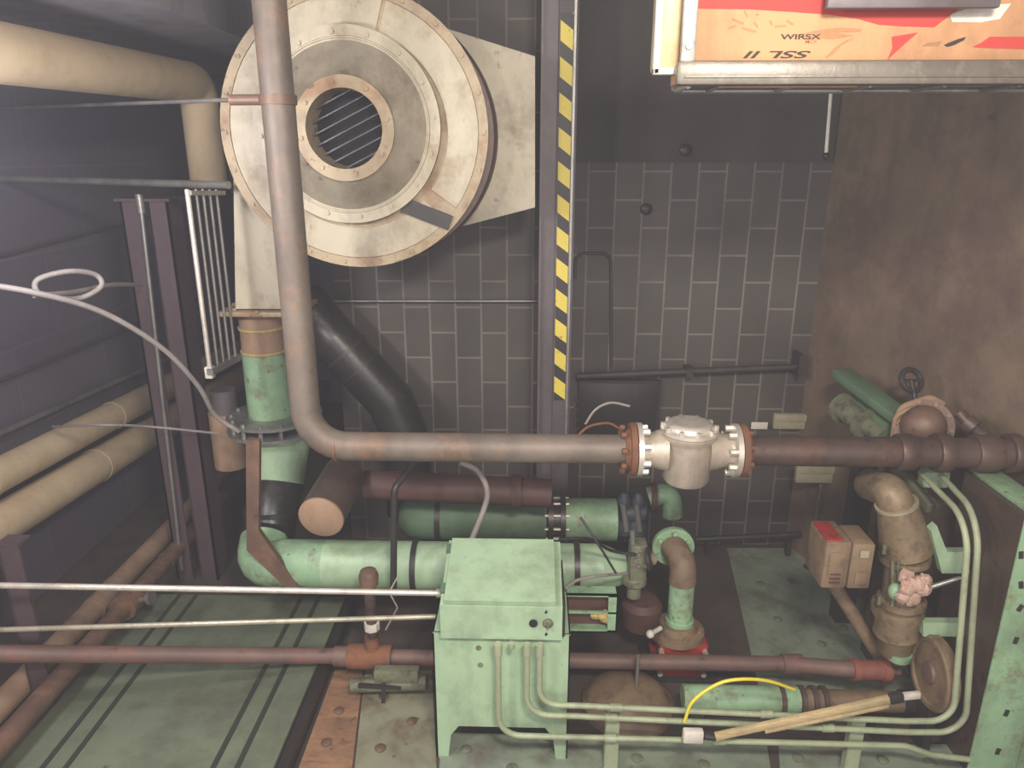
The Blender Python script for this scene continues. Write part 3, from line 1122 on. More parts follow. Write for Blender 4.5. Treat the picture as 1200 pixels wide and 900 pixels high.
P(root, 'drain_cock', MB().ball(q, .022, (1, 1, 1), 12).cyl(q, q + V((.06, .05, 0)), .012), WHITE)

# small valve block left of the pump
root = T('gate_valve', 'dirty grey green gate valve between the green duct end and the pump elbow', 'valve', A(745, 704, 3.28))
yv = 3.28
b = MB()
b.box(A(747, 655, yv), (.085, .10, .20), None, .012)
b.lathe([(0, .03), (.02, .06), (.05, .06), (.07, .035), (.13, .035), (.13, .01)], A(744, 672, yv), (0, 0, -1), 20)
P(root, 'valve_body', b, GUNK)
b = MB()
b.bolts(A(752, 655, yv - .05), (0, -1, 0), .035, 6, .009, .02)
b.cyl(A(742, 640, yv - .02), A(741, 622, yv - .02), .012)
P(root, 'bolt', b, GALV)
b = MB()
b.tubering(A(760, 655, yv - .09), (1, -.2, .2), .05, .009, 24, 8)
for k in range(4):
    an = k * PI / 2
    c_ = A(760, 655, yv - .09)
    b.bar(c_, c_ + V((.01, math.cos(an) * .048, math.sin(an) * .048)), .01, .01)
P(root, 'hand_wheel', b, BLKPAINT)
P(root, 'link', MB().cyl(A(756, 655, yv), A(766, 655, yv + .02), .03), PALE)

# fittings at the end of the tank outlet
root = T('valve_cluster', 'blue grey valve pair at the end of the bright green tank outlet', 'valve', A(738, 660, 3.9))
yv = 3.9
b = MB()
for px_ in (730, 746):
    b.lathe([(0, .03), (.03, .06), (.1, .06), (.14, .04), (.24, .045), (.28, .02)], A(px_, 628, yv), (0, 0, 1), 20)
b.cyl(A(727, 600, yv), A(756, 600, yv), .06)
P(root, 'valve_body', b, SLATE)
b = MB()
for px_ in (730, 746):
    b.cyl(A(px_, 590, yv - .05), A(px_ + 4, 622, yv - .06), .018)
P(root, 'lever_handle', b, GALV)
root = T('pipe_elbow', 'small green pipe elbow with a drop leg below the bright valve', 'pipe', A(785, 602, 3.9))
b = MB()
b.tube([A(760, 583, yv), A(786, 576, yv), A(788, 604, yv)], R(786, 585, yv, 24), .05, 22)
P(root, 'elbow_run', b, GREENW)
P(root, 'rim', MB().lathe([(0, .02), (0, .085), (.03, .085), (.03, .02)], A(762, 583, yv), (1, 0, 0), 22), MAROON)

# tray box right of console
YX = 2.92
root = T('open_tray', 'shallow green rimmed open box with brown inside, fixed to the right of the console', 'box', A(697, 742, YX))
x0, x1 = A(664, 720, YX).x, A(724, 720, YX).x
z0, z1_ = A(697, 741, YX).z, A(697, 697, YX).z
b = MB()
b.bb((x0, YX, z0), (x1, YX + .012, z0 + .012))
b.bb((x0, YX, z1_ - .012), (x1, YX + .012, z1_))
b.bb((x1 - .045, YX, z0), (x1, YX + .012, z1_))
b.bb((x0, YX, (z0 + z1_) / 2 - .001), (x1, YX + .012, (z0 + z1_) / 2 + .009))
b.bb((x1 - .008, YX, z0), (x1, YX + .07, z1_))
b.bb((x0, YX, z0), (x1, YX + .07, z0 + .006))
b.bb((x0, YX, z1_ - .006), (x1, YX + .07, z1_))
P(root, 'rim', b, GREENW)
P(root, 'back_panel', MB().bb((x0, YX + .055, z0 + .006), (x1 - .008, YX + .07, z1_ - .006)), MAROON)
P(root, 'bracket', MB().bb((x0 - .015, YX + .02, z0 + .02), (x0 - .001, YX + .06, z0 + .06)), GREEND)
b = MB()
for k in range(7):
    b.ball(A(704, 731, YX + .0) + V((random.uniform(-.026, .026), random.uniform(.0, .02), random.uniform(-.002, .05))), .024, (1, .6, .8), 10, .2)
S('crumpled_paper', b, GOLD, 'crumpled yellowed paper lying in the green rimmed tray', 'paper')

# rusty dome on floor right of console
root = T('floor_dome', 'low red brown round cover on the floor between console and green pipe', 'cover', (A(735, 838, 2.98).x, 2.98, 0))
q = V((A(735, 838, 2.98).x, 3.0, 0))
P(root, 'cover_body', MB().lathe([(0, .22), (.04, .22), (.055, .20), (.10, .16), (.12, .08), (.125, .005)], q, (0, 0, 1), 36), BROWNBOX)
P(root, 'stem', MB().cyl(q + V((.04, 0, .11)), q + V((.04, 0, .3)), .009), GALV)

# lower green pipe on right
YL = 2.88
root = T('drain_pipe', 'low green pipe with brown clamped end running behind the conduits near the floor', 'pipe', A(880, 840, YL))
zg = A(880, 819, YL).z
rg_ = R(880, 819, YL, 30)
xa2, xb3 = A(800, 819, YL).x, A(935, 819, YL).x
xc3 = A(1056, 819, YL).x
P(root, 'pipe_run', MB().cyl((xa2, YL, zg), (xb3, YL, zg), rg_, seg=28), GREENW)
P(root, 'hose_end', MB().cyl((xb3, YL, zg), (xc3, YL, zg), rg_ * .85, rg_ * .8, 28), BROWNBOX, 'brown hose end')
for px_ in (912, 936, 950, 962):
    P(root, 'clamp_band', MB().lathe([(0, rg_ * .8), (0, rg_ * 1.1), (.022, rg_ * 1.1), (.022, rg_ * .8)], (A(px_, 819, YL).x, YL, zg), (1, 0, 0), 28), DKPIPE)
P(root, 'end_plug', MB().lathe([(0, .02), (0, rg_ * .95), (.05, rg_ * .9), (.06, .02)], (xc3, YL, zg), (1, 0, 0), 24), BLACK)
for px_ in (815, 1030):
    xx = A(px_, 819, YL).x
    P(root, 'support_foot', MB().bb((xx - .03, YL - .06, 0.0), (xx + .03, YL + .06, max(.02, zg - rg_ * .8))), BLKPAINT)

# flywheel
root = T('flywheel', 'rusty round wheel standing edgeways behind the bending conduits', 'wheel', A(1085, 838, 2.83))
wc = V((1.758, 2.80, A(1082, 788, 2.80).z))
rw = .165
ax = V((-1, 0, 0))
b = MB()
b.lathe([(0, .03), (0, rw * .95), (.008, rw), (.05, rw), (.058, rw * .95), (.058, rw * .84), (.05, rw * .80), (.05, .03)], wc + V((.062, 0, 0)), ax, 48)
P(root, 'wheel_rim', b, BROWNBOX)
P(root, 'hub', MB().lathe([(0, .03), (0, .05), (.012, .045), (.014, .01)], wc + V((.011, 0, 0)), ax, 24), REDBR)
P(root, 'stand', MB().bb((wc.x + .01, wc.y - .05, 0), (wc.x + .05, wc.y + .05, max(.03, wc.z - rw * .9))), BLKPAINT)

# hose, connector, stick
b = MB()
b.sweep(smooth_curve([A(802, 846, 2.54), A(812, 822, 2.54), A(840, 802, 2.55), A(868, 796, 2.56), A(900, 798, 2.6), A(931, 808, 2.66)]), .007, 12)
S('yellow_hose', b, YELLOW, 'bright yellow hose arching over the painted conduits', 'hose')
root = T('hose_connector', 'white and dark hose connector lying on the conduits at the yellow hose end', 'connector', A(812, 872, 2.545))
q = A(812, 862, 2.545)
P(root, 'connector_body', MB().box(q, (.085, .035, .06), None, .008), WHITE)
P(root, 'nozzle', MB().cyl(q + V((.045, 0, 0)), A(838, 864, 2.545), .016), BLKPAINT)
root = T('wooden_stick', 'pale wooden stick resting slantwise across the conduits', 'stick', A(940, 850, 2.53))
s0, s1 = A(838, 863, 2.53), A(1042, 819, 2.53)
P(root, 'shaft', MB().bar(s0, s1, .022, .03, V((0, 0, 1)), .003).bar(s0 + V((.2, -.005, .035)), s1 + V((0, -.005, -.03)), .012, .016, V((0, 0, 1)), .002), WOOD)
P(root, 'tape_wrap', MB().bar(s1, A(1058, 816, 2.53), .03, .04, V((0, 0, 1)), .004), BLKPAINT, 'dark tape wrap')
P(root, 'tip', MB().bar(A(1058, 816, 2.53), A(1078, 814, 2.53), .02, .028, V((0, 0, 1)), .003), WHITE, 'white tip')

# ================================================================== RIGHT: actuated valve
YA = 2.95
root = T('actuated_valve', 'dirty bronze upright valve with bolted flanges beside the curved conduits', 'valve', A(1045, 780, YA))
b = MB()
def lz(px0, y_top, y_bot, prof, bb_):
    a_, c_ = A(px0[0], y_top, YA), A(px0[1], y_bot, YA)
    L__ = (c_ - a_).length
    u_ = U(a_)
    bb_.lathe([(t * L__, r_ * u_ / 2) for t, r_ in prof], a_, c_ - a_, 28)
lz((1052, 1062), 592, 645, [(0, 30), (0, 44), (.3, 50), (.62, 54), (.8, 58), (1, 58), (1, 20)], b)
lz((1060, 1056), 650, 706, [(0, 20), (0, 56), (.1, 56), (.14, 42), (.6, 44), (.86, 44), (.9, 54), (1, 54), (1, 20)], b)
lz((1052, 1048), 708, 768, [(0, 20), (0, 56), (.12, 58), (.3, 46), (.55, 50), (.62, 42), (.9, 36), (1, 26), (1, 8)], b)
P(root, 'valve_body', b, BRONZE)
b = MB()
q0, q1_, q2 = A(1053, 602, YA), A(1046, 576, YA), A(1020, 568, YA + .22)
b.tube([q0, q1_, q2], U(q1_) * 20, .05, 26)
P(root, 'inlet_elbow', b, BRONZE)
P(root, 'inlet_ring', MB().lathe([(0, .03), (0, U(q1_) * 24), (.012, U(q1_) * 24), (.012, .03)], A(1051, 592, YA), (q1_ - q0), 28), PALE, 'pale ring')
b = MB()
for (px_, py_) in ((1040, 648), (1058, 648), (1076, 646), (1034, 708), (1050, 710), (1068, 708)):
    c_ = A(px_, py_, YA - .095)
    b.cyl(c_ + V((0, .03, -.02)), c_ + V((0, .03, .02)), .010, seg=6)
for px_ in (1046, 1053, 1060):
    b.cyl(A(px_, 657, YA - .085), A(px_, 700, YA - .085), .007, seg=8)
P(root, 'stud_bolt', b, GUNK)
P(root, 'green_cap', MB().ball(A(1049, 693, YA - .1), .03, (1, 1, 1.3), 16), GREENW, 'green rounded cap')
P(root, 'bottom_cap', MB().lathe([(0, .02), (0, .055), (.035, .05), (.045, .02)], A(1054, 764, YA - .03), (0, 0, -1), 20), GREENW, 'pale green bottom cap')
root2 = T('corroded_fitting', 'crusty pinkish corroded fitting on the side of the bronze valve', 'fitting', A(1072, 706, YA - .14))
b = MB()
for k in range(12):
    b.ball(A(1071, 688, YA - .14) + V((random.uniform(-.045, .045), random.uniform(-.02, .02), random.uniform(-.05, .05))), .034, (1, .8, 1), 9, .22)
P(root2, 'crust', b, PINK)
P(root2, 'spindle', MB().cyl(A(1084, 690, YA - .14), A(1126, 677, YA - .16), .012, .008), GALV)

root = T('actuator', 'boxy brown valve actuator with a red corner left of the bronze valve', 'actuator', A(995, 692, YA))
c0_, c1_ = A(961, 690, YA - .1), A(1029, 636, YA - .1)
xm_ = A(997, 660, YA - .1).x
b = MB().bb((c0_.x, YA - .1, c0_.z), (xm_ - .003, YA + .1, c1_.z), .014)
b.bb((c0_.x + .02, YA - .108, c0_.z + .06), (xm_ - .03, YA - .1, c1_.z - .05), .003)
P(root, 'motor_housing', b, BROWNBOX)
b = MB().bb((xm_ + .003, YA - .09, c0_.z - .005), (c1_.x, YA + .09, c1_.z - .015), .01)
b.bb((xm_ + .03, YA - .098, c0_.z + .02), (c1_.x - .02, YA - .09, c0_.z + .08), .003)
P(root, 'gear_housing', b, BROWNBOX)
for zz_ in (.035, .055, .075):
    P(root, 'cooling_fin', MB().bb((c0_.x + .03, YA - .112, c0_.z + zz_), (xm_ - .04, YA - .1085, c0_.z + zz_ + .006)), MAROON)
P(root, 'name_plate', MB().bb((xm_ + .035, YA - .101, c1_.z - .075), (c1_.x - .03, YA - .0985, c1_.z - .04)), PALE, 'blank pale plate')
P(root, 'red_corner', MB().bb((c0_.x + .004, YA - .09, c1_.z - .012), (c0_.x + .075, YA + .08, c1_.z + .004), .004), REDP, 'red painted corner')
P(root, 'link_plate', MB().bb((c1_.x, YA - .05, c0_.z + .05), (c1_.x + .008, YA + .05, c1_.z - .06)), MAROON)

b = MB()
b.tube([A(972, 676, YA + .25), A(1034, 774, YA + .14)], R(1000, 720, YA, 17), 0, 20)
S('slanted_pipe', b, BROWNBOX, 'slanted brown pipe under the boxy actuator reaching down to the red coupling', 'pipe')

# green brackets holding the conduits
for (pts, lab, bx) in (
    (((1091, 622), (1104, 672), (1136, 672), (1136, 647), (1110, 647), (1098, 616)), 'pale green bent bracket behind the upper curve of the conduits', 0),
    (((1082, 730), (1082, 746), (1128, 746), (1130, 730)), 'pale green straight bracket beside the lower bronze valve', 1)):
    b = MB()
    yb = 2.86
    q = [A(x_, y_, yb) for x_, y_ in pts]
    b.prism(q, (0, .04, 0))
    S('conduit_bracket', b, GREEN, lab, 'bracket')

# tall tank at far right
yn, yf_ = 2.62, 3.05
xt0 = A(1171, 740, yn).x
zt9 = A(1184, 604, yn).z
root = T('tall_tank', 'tall square green steel tank at the right edge with a brown side', 'tank', (xt0 + .15, 2.9, 0))
xt1 = min(XC + (YB - yf_) * .373 - .14, xt0 + .32)
P(root, 'tank_body', MB().bb((xt0 + .006, yn + .006, 0), (xt1 + .1, yf_, zt9 - .012)), DKPIPE, 'brown tank side')
b = MB()
b.bb((xt0, yn, 0), (xt1 + .12, yn + .006, zt9))
b.bb((xt0 + .2, yn - .012, 0), (xt0 + .23, yn, zt9))
P(root, 'face_panel', b, GREENW, 'green front panel')
P(root, 'top_flange', MB().bb((xt0 + .03, yn - .004, zt9 - .012), (xt0 + .14, yf_ + .01, zt9 + .008), .002), GREENW)
for (px_, py_) in ((1196, 650), (1196, 685), (1195, 712), (1190, 750), (1179, 835), (1169, 880)):
    q = A(px_, py_, yn)
    P(root, 'bolt_plug', MB().box(q + V((0, -.003, 0)), (.016, .006, .03), Matrix.Rotation(random.uniform(-.5, .5), 3, 'Y')), BLKPAINT)

# ================================================================== clutter behind the dark pipe, against the plaster wall
def gbar(label, a_, b_, w_, h_, m, name, cat):
    S(name, MB().bar(a_, b_, w_, h_, V((0, 0, 1)), .004), m, label, cat)


root = T('green_pump_head', 'green slanted machine casting behind the dark pipe at the plaster wall foot', 'machine', A(1020, 520, 3.7))
b = MB()
b.bar(A(985, 436, 3.95), A(1060, 492, 3.5), .12, .05, V((0, 0, 1)), .01)
b.bar(A(1000, 470, 3.9), A(1048, 508, 3.55), .10, .10, V((0, 0, 1)), .015)
P(root, 'casting', b, GREEND)
b = MB()
pa_, pc_ = A(982, 474, 3.9), A(1036, 512, 3.55)
L__ = (pc_ - pa_).length
b.lathe([(0, .02), (0, .05), (.03, .055), (.03, .085), (.06, .085), (.06, .06), (L__ * .6, .06), (L__ * .6, .09), (L__ * .7, .09), (L__ * .7, .05), (L__, .04), (L__, .01)], pa_, pc_ - pa_, 24)
P(root, 'end_boss', b, GUNK)
P(root, 'leg', MB().bb((A(1020, 500, 3.75).x - .05, 3.7, 0), (A(1020, 500, 3.75).x + .05, 3.8, A(1020, 505, 3.7).z)), BLKPAINT)
root = T('rusty_pump', 'rusty brown round pump casing behind the dark pipe right of the green casting', 'pump', A(1085, 520, 3.35))
c_ = A(1082, 500, 3.35)
P(root, 'casing', MB().lathe([(-.02, .02), (-.02, .09), (0, .11), (0, .13), (.02, .13), (.025, .10), (.10, .095), (.14, .06), (.15, .02)], c_, (-.55, -1, .45), 30).bolts(c_ + V((-.55, -1, .45)).normalized() * .02, (-.55, -1, .45), .115, 10, .011, .014), RUST)
b = MB()
b.tube([A(1050, 500, 3.4), A(1056, 478, 3.4), A(1090, 466, 3.4), A(1104, 474, 3.4)], .018, .05)
b.tube([A(1046, 512, 3.4), A(1050, 486, 3.38), A(1072, 478, 3.36), A(1100, 486, 3.3), A(1108, 510, 3.3)], .012, .05)
P(root, 'return_pipe', b, TANINS)
P(root, 'hand_wheel', MB().tubering(A(1068, 446, 3.5), (.3, -1, .6), .055, .014, 26, 8).cyl(A(1068, 446, 3.5), A(1075, 480, 3.42), .012).bar(A(1068, 446, 3.5) - V((.05, 0, 0)), A(1068, 446, 3.5) + V((.05, 0, 0)), .016, .012), BLKPAINT, 'dark hand wheel')
P(root, 'pedestal', MB().bb((c_.x - .06, c_.y + .02, 0), (c_.x + .06, c_.y + .12, c_.z - .1)), DKPIPE)
root = T('thin_pipe', 'thin brown pipe slanting along the plaster wall above the tall green tank', 'pipe', A(1150, 540, 3.15))
P(root, 'pipe_run', MB().tube([A(1124, 484, 3.3), A(1138, 500, 3.25), A(1156, 512, 3.18), A(1172, 532, 3.15)], .026, .06), DKPIPE)
P(root, 'union', MB().cyl(A(1132, 494, 3.26), A(1142, 502, 3.23), .042), DKPIPE)
b = MB()
b.bar(A(1048, 548, 3.35), A(1090, 596, 3.05), .03, .05, V((0, 0, 1)), .004)
b.bar(A(1058, 548, 3.35), A(1098, 594, 3.05), .02, .02, V((0, 0, 1)), .003)
S('strut_channel', b, GUNK, 'grey channel strut slanting toward the curved conduits below the dark pipe', 'strut')
b = MB().box(A(1094, 560, 3.16), (.12, .06, .08), None, .012)
S('conduit_box', b, GREEN, 'pale green conduit box where the two curved conduits end under the dark pipe', 'box')

# pale junction boxes on the block wall
yj = YB - .042
root = T('drop_conduit', 'thin upright conduit carrying the pale oblong box below the dark pipe', 'conduit', A(950, 600, 4.3))
P(root, 'tube', MB().tube([A(962, 567, 4.3), V((A(962, 567, 4.3).x, 4.3, .01))], .010), GUNK)
P(root, 'foot', MB().lathe([(0, .04), (.01, .04), (.01, .01)], V((A(962, 567, 4.3).x, 4.3, 0)), (0, 0, 1), 16), DIMSTEEL)
for (a_, b2, lab) in (((906, 503), (955, 486), 'pale oblong box with a seam just above the dark pipe'),
                      ((932, 566), (984, 545), 'pale oblong box just below the dark pipe')):
    yj = YB - .042 if a_[1] < 520 else 4.28
    c0_, c1_ = A(*a_, yj), A(*b2, yj)
    root = T('junction_box', lab, 'box', ((c0_.x + c1_.x) / 2, yj, c0_.z))
    P(root, 'box_body', MB().bb((c0_.x, yj, c0_.z), (c1_.x, yj + .038, c1_.z), .004), PALE)
    zm_ = (c0_.z + c1_.z) / 2
    P(root, 'lid', MB().bb((c0_.x + .004, yj - .008, zm_ + .004), (c1_.x - .004, yj - .001, c1_.z - .003), .002), PALE)
yj = YB - .042
c0_, c1_ = A(880, 503, yj), A(900, 495, yj)
root = T('tag', 'small white tag left of the upper pale box', 'tag', ((c0_.x + c1_.x) / 2, yj, c0_.z))
P(root, 'plate', MB().bb((c0_.x, yj, c0_.z), (c1_.x, yj + .006, c1_.z), .001), WHITE)
P(root, 'hanger', MB().bb((c1_.x, yj, c0_.z + .01), (A(905, 497, yj).x, yj + .003, c0_.z + .02)), DIMSTEEL)

# ================================================================== BACK WALL DETAILS
zz1 = A(800, 436, YB - .08).z
root = T('wall_pipe', 'dark pipe along the block wall ending at a small plate', 'pipe', A(800, 440, YB - .08))
e0, e1 = A(676, 441, YB - .08), A(932, 430, YB - .08)
P(root, 'pipe_run', MB().tube([e0, e1], .022), DIMSTEEL)
P(root, 'end_plate', MB().bb((e1.x, YB - .14, e1.z - .05), (e1.x + .02, YB - .004, e1.z + .09)), DIMSTEEL)
P(root, 'pipe_clamp', MB().bb((A(800, 436, YB).x, YB - .11, zz1 - .03), (A(808, 436, YB).x, YB - .002, zz1 + .03)), DIMSTEEL)
root = T('wall_panel', 'flat dark steel panel on the block wall right of the striped column', 'panel', A(725, 512, YB - .03))
c0_, c1_ = A(676, 512, YB - .03), A(775, 446, YB - .03)
P(root, 'panel_sheet', MB().bb((c0_.x, YB - .03, c0_.z), (c1_.x, YB - .002, c1_.z), .004), BLKPAINT)
P(root, 'rim', MB().bb((c0_.x, YB - .036, c1_.z - .02), (c1_.x, YB - .031, c1_.z)).bb((c1_.x - .02, YB - .036, c0_.z), (c1_.x, YB - .031, c1_.z - .021)), BLKPAINT)
b = MB()
b.tube([A(352, 358, YB - .05), A(382, 353, YB - .05), A(629, 353, YB - .05)], .007, .05)
S('wall_rod', b, GALV, 'thin level rod along the block wall below the blower', 'rod')
for (px_, py_, lab) in ((803, 176, 'small round dark stud on the smooth wall band'), (757, 245, 'small round plug on the block wall beside the striped column')):
    yy = YB - (.026 if py_ < 190 else .001)
    q = A(px_, py_, yy)
    b = MB().lathe([(0, .035), (.012, .035), (.02, .025), (.022, .004)], q, (0, -1, 0), 20)
    S('wall_stud', b, BLKPAINT, lab, 'stud')
b = MB()
c_ = A(700, 296, YB - .012)
b.tube([A(674, 326, YB - .012), A(674, 297, YB - .012), A(716, 297, YB - .012), A(716, 430, YB - .012)], .009, .06)
S('wall_loop', b, DIMSTEEL, 'dark bent conduit loop on the wall right of the striped column', 'conduit')

root = T('floor_pipe', 'dark thin pipe along the foot of the block wall behind the floor plate', 'pipe', A(876, 632, 4.45))
P(root, 'pipe_run', MB().tube([A(815, 632, 4.45), A(938, 626, 4.45)], .02), BLKPAINT)
for px_ in (830, 925):
    q = A(px_, 631, 4.45)
    P(root, 'support_foot', MB().bb((q.x - .015, 4.43, 0), (q.x + .015, 4.47, max(.01, q.z - .01))), BLKPAINT)
# pull cord
b = MB()
b.tube([A(974, 104, 3.6), A(968, 181, 3.6)], .0075)
root = T('pull_cord', 'thin white pull cord hanging under the cardboard box', 'cord', A(968, 186, 3.6))
q = A(974, 104, 3.6)
P(root, 'cord', MB().tube([V((q.x + .05, 3.6, ZC)), q, A(968, 181, 3.6)], .008, .05), WHITE)
P(root, 'cord_end', MB().ball(A(968, 183, 3.6), .016, (1, 1, 1.2), 12), BLACK)

# ================================================================== WIRES AROUND THE CENTRE
def cable(label, pts, w_, m, name='cable', cat='cable', n=10):
    r_ = U(V(pts[0])) * w_ / 2
    S(name, MB().sweep(smooth_curve(pts, n), r_, 10), m, label, cat)


cable('pale flexible hose curving down behind the console lid', [A(540, 542, 3.3), A(560, 552, 3.3), A(571, 575, 3.28), A(566, 600, 3.25), A(550, 640, 3.12)], 7, GREYP)
root = T('gauge_rod', 'dark upright rod with a bent top in front of the green duct', 'rod', A(462, 700, 3.16))
P(root, 'rod_run', MB().tube([A(486, 543, 3.3), A(462, 572, 3.18), A(461, 698, 3.16)], U(A(461, 640, 3.16)) * 4, .05), BLKPAINT)
P(root, 'wire_tie', MB().tube([A(466, 676, 3.13), A(456, 694, 3.13), A(466, 712, 3.14), A(452, 738, 3.14)], .004, .02), SILVER)
cable('thin grey wire looping above the level pipe left of the silver valve', [A(686, 497, 3.3), A(698, 480, 3.3), A(716, 472, 3.3), A(738, 476, 3.3)], 3, GREYP)
cable('thin rusty wire curling beside the left flange of the valve', [A(676, 512, 3.3), A(690, 500, 3.3), A(712, 496, 3.3), A(726, 502, 3.3)], 3, ORANGE)
cable('black cable sagging from the console to the gate valve', [A(655, 632, 3.05), A(690, 632, 3.1), A(716, 645, 3.2), A(745, 650, 3.22)], 4, BLACK)
cable('thin dark wire slanting across the green duct end right of the console', [A(680, 606, 3.05), A(700, 636, 3.0), A(722, 672, 3.0)], 3, BLKPAINT)
cable('grey cable leaving the console side towards the gate valve', [A(662, 690, 2.95), A(676, 680, 3.0), A(700, 675, 3.05), A(735, 672, 3.2)], 4, GREYP)

# ================================================================== LEFT SIDE
def wallpipe(label, c0_, c1_, X, dia, m, name, cat='pipe', yend=None, bands=()):
    a_, b_ = AX(*c0_, X), AX(*c1_, X)
    d = (b_ - a_).normalized()
    s_ = a_ - d * ((a_.y - .6) / d.y) if a_.y > .6 else a_
    e_ = a_ + d * (((yend or 7.46) - a_.y) / d.y)
    rt_ = T(name, label, cat, (X, (s_.y + e_.y) / 2, e_.z - dia / 2))
    P(rt_, 'pipe_run', MB().cyl(s_, e_, dia / 2, seg=28), m)
    for yy in bands:
        q_ = a_ + d * ((yy - a_.y) / d.y)
        P(rt_, 'joint_band', MB().lathe([(-.02, dia / 2), (-.02, dia / 2 + .004), (.02, dia / 2 + .004), (.02, dia / 2)], q_, d, 28), m)
    return rt_


wallpipe('upper of the two thick cream insulated pipes along the left wall', (0, 556), (180, 462), -2.80, .18, BEIGE, 'insulated_pipe', bands=(3.4, 4.6))
wallpipe('lower of the two thick cream insulated pipes along the left wall', (0, 614), (180, 505), -2.78, .215, BEIGE, 'insulated_pipe', bands=(3.2, 4.3, 5.4))
wallpipe('tan pipe low along the left wall beside the green deck', (60, 765), (195, 625), -2.42, .12, TANINS, 'insulated_pipe', bands=(3.5, 3.7))
rt_ = wallpipe('rusty pipe with fittings at the green deck edge under the tan pipe', (60, 806), (205, 645), -2.20, .095, RUST, 'rusty_pipe', bands=(3.5, 3.9))
P(rt_, 'union', MB().lathe([(-.06, .05), (-.06, .075), (.06, .075), (.06, .05)], AX(150, 706, -2.20), (0, 1, 0), 10), RUST)
P(rt_, 'valve_stem', MB().cyl(AX(150, 706, -2.20), AX(150, 706, -2.20) + V((.12, 0, .03)), .016).lathe([(0, .01), (0, .04), (.02, .04), (.02, .01)], AX(150, 706, -2.20) + V((.12, 0, .03)), (1, 0, .25), 14), GALV)
wallpipe('thin grey conduit along the left wall above the cream insulated pipes', (0, 508), (175, 430), -2.94, .035, GALV, 'wall_conduit')
wallpipe('thin dark upper conduit line on the left wall below the cable loop', (0, 446), (140, 388), -2.96, .022, COLM, 'wall_conduit')
wallpipe('faint dark conduit high on the left wall behind the cable loop', (0, 300), (160, 258), -2.97, .02, COLM, 'wall_conduit')

# beige overhead pipe with elbow
Xo = -2.0
a_ = AX(0, 62, Xo)
b_ = AX(232, 98, Xo)
d = (b_ - a_)
s_ = a_ - d * ((a_.y - .6) / d.y)
c_ = A(238, 214, b_.y)
root = T('overhead_pipe', 'thick cream insulated pipe along the upper left that elbows down beside the blower', 'pipe', c_)
P(root, 'pipe_run', MB().tube([s_, b_, V((b_.x, b_.y, c_.z))], U(b_) * 22, .12, 28), BEIGE)
P(root, 'end_collar', MB().lathe([(0, .02), (0, U(b_) * 24), (.03, U(b_) * 24), (.03, .02)], (b_.x, b_.y, c_.z - .03), (0, 0, 1), 28), TANINS)

# steel column at left rear
Yc = 4.05
zk = A(200, 236, Yc).z
root = T('steel_column', 'dark red oxide steel column standing left behind the green deck', 'column', (A(202, 560, Yc).x, Yc, 0))
b = MB()
xa1, xa2_ = A(190, 560, Yc).x, A(240, 560, Yc).x
b.bb((xa1, Yc, 0), (xa1 + .10, Yc + .012, zk))
b.bb((xa2_ - .10, Yc, 0), (xa2_, Yc + .012, zk))
b.bb((xa1, Yc, 0), (xa1 + .012, Yc + .16, zk))
b.bb((xa2_ - .012, Yc, 0), (xa2_, Yc + .16, zk))
b.bb((xa1 + .10, Yc + .10, 0), (xa2_ - .10, Yc + .112, zk))
b.bb((xa1 - .02, Yc - .02, zk), (xa2_ + .02, Yc + .18, zk + .015))
P(root, 'column_profile', b, COLM)
q0, q1 = A(166, 250, Yc - .03), A(213, 668, Yc - .03)
root = T('conduit', 'thin silver conduit running down the face of the dark red column', 'conduit', q1)
P(root, 'tube', MB().tube([q0, q1], .011), GALV)
P(root, 'end_fitting', MB().cyl(q0, q0 + V((0, 0, .10)), .02), GALV)
# front-left post
yq = 2.84
q = A(12, 750, yq)
root = T('angle_post', 'dark red brown post at the far left edge crossed by the level conduits', 'post', (-2.31, yq, 0))
zt5 = A(8, 640, yq).z
P(root, 'post_profile', MB().bb((-2.355, yq, 0), (-2.258, yq + .012, zt5)).bb((-2.355, yq, 0), (-2.343, yq + .08, zt5)), COLM)
P(root, 'cap', MB().bb((-2.36, yq - .005, zt5), (-2.255, yq + .085, zt5 + .01)), COLM)

# rack of rods
root = T('rod_rack', 'rack of slim upright silver rods left of the blower drop duct', 'rack', A(260, 440, 3.5))
ends = [(222, 222, 246, 432, 3.26), (238, 222, 255, 428, 3.32), (246, 222, 262, 424, 3.38), (254, 222, 269, 421, 3.44), (262, 222, 276, 418, 3.50)]
for i, (x0, y0, x1, y1, yy) in enumerate(ends):
    lo_ = A(x1, y1, yy)
    hi_ = A(x0, y0, yy)
    P(root, 'rod', MB().cyl(lo_, V((lo_.x, yy, hi_.z)), .011 if i == 0 else .007, seg=12), SILVER if i == 0 else GALV)
l0_, l1_ = A(246, 436, 3.24), A(280, 418, 3.54)
P(root, 'bottom_bar', MB().bar(l0_, l1_, .03, .03), GALV)
P(root, 'top_bar', MB().bar(A(222, 226, 3.25), A(262, 226, 3.52), .02, .02), GALV)
P(root, 'end_block', MB().box(A(246, 436, 3.27), (.035, .04, .055), None, .004), WHITE, 'white end block')

# brown stub below
root = T('hanging_pipe_stub', 'short copper brown upright pipe end beside the bolted flange', 'pipe', A(273, 546, 4.15))
q = A(272, 545, 4.15)
rs_ = U(q) * 19
zt6 = A(272, 482, 4.15).z
P(root, 'barrel', MB().cyl(q, V((q.x, q.y, zt6)), rs_, seg=24), TANINS)
P(root, 'sleeve', MB().lathe([(0, .02), (0, rs_ * .75), (.14, rs_ * .75), (.14, .02)], (q.x, q.y, zt6), (0, 0, 1), 24), POSTM)

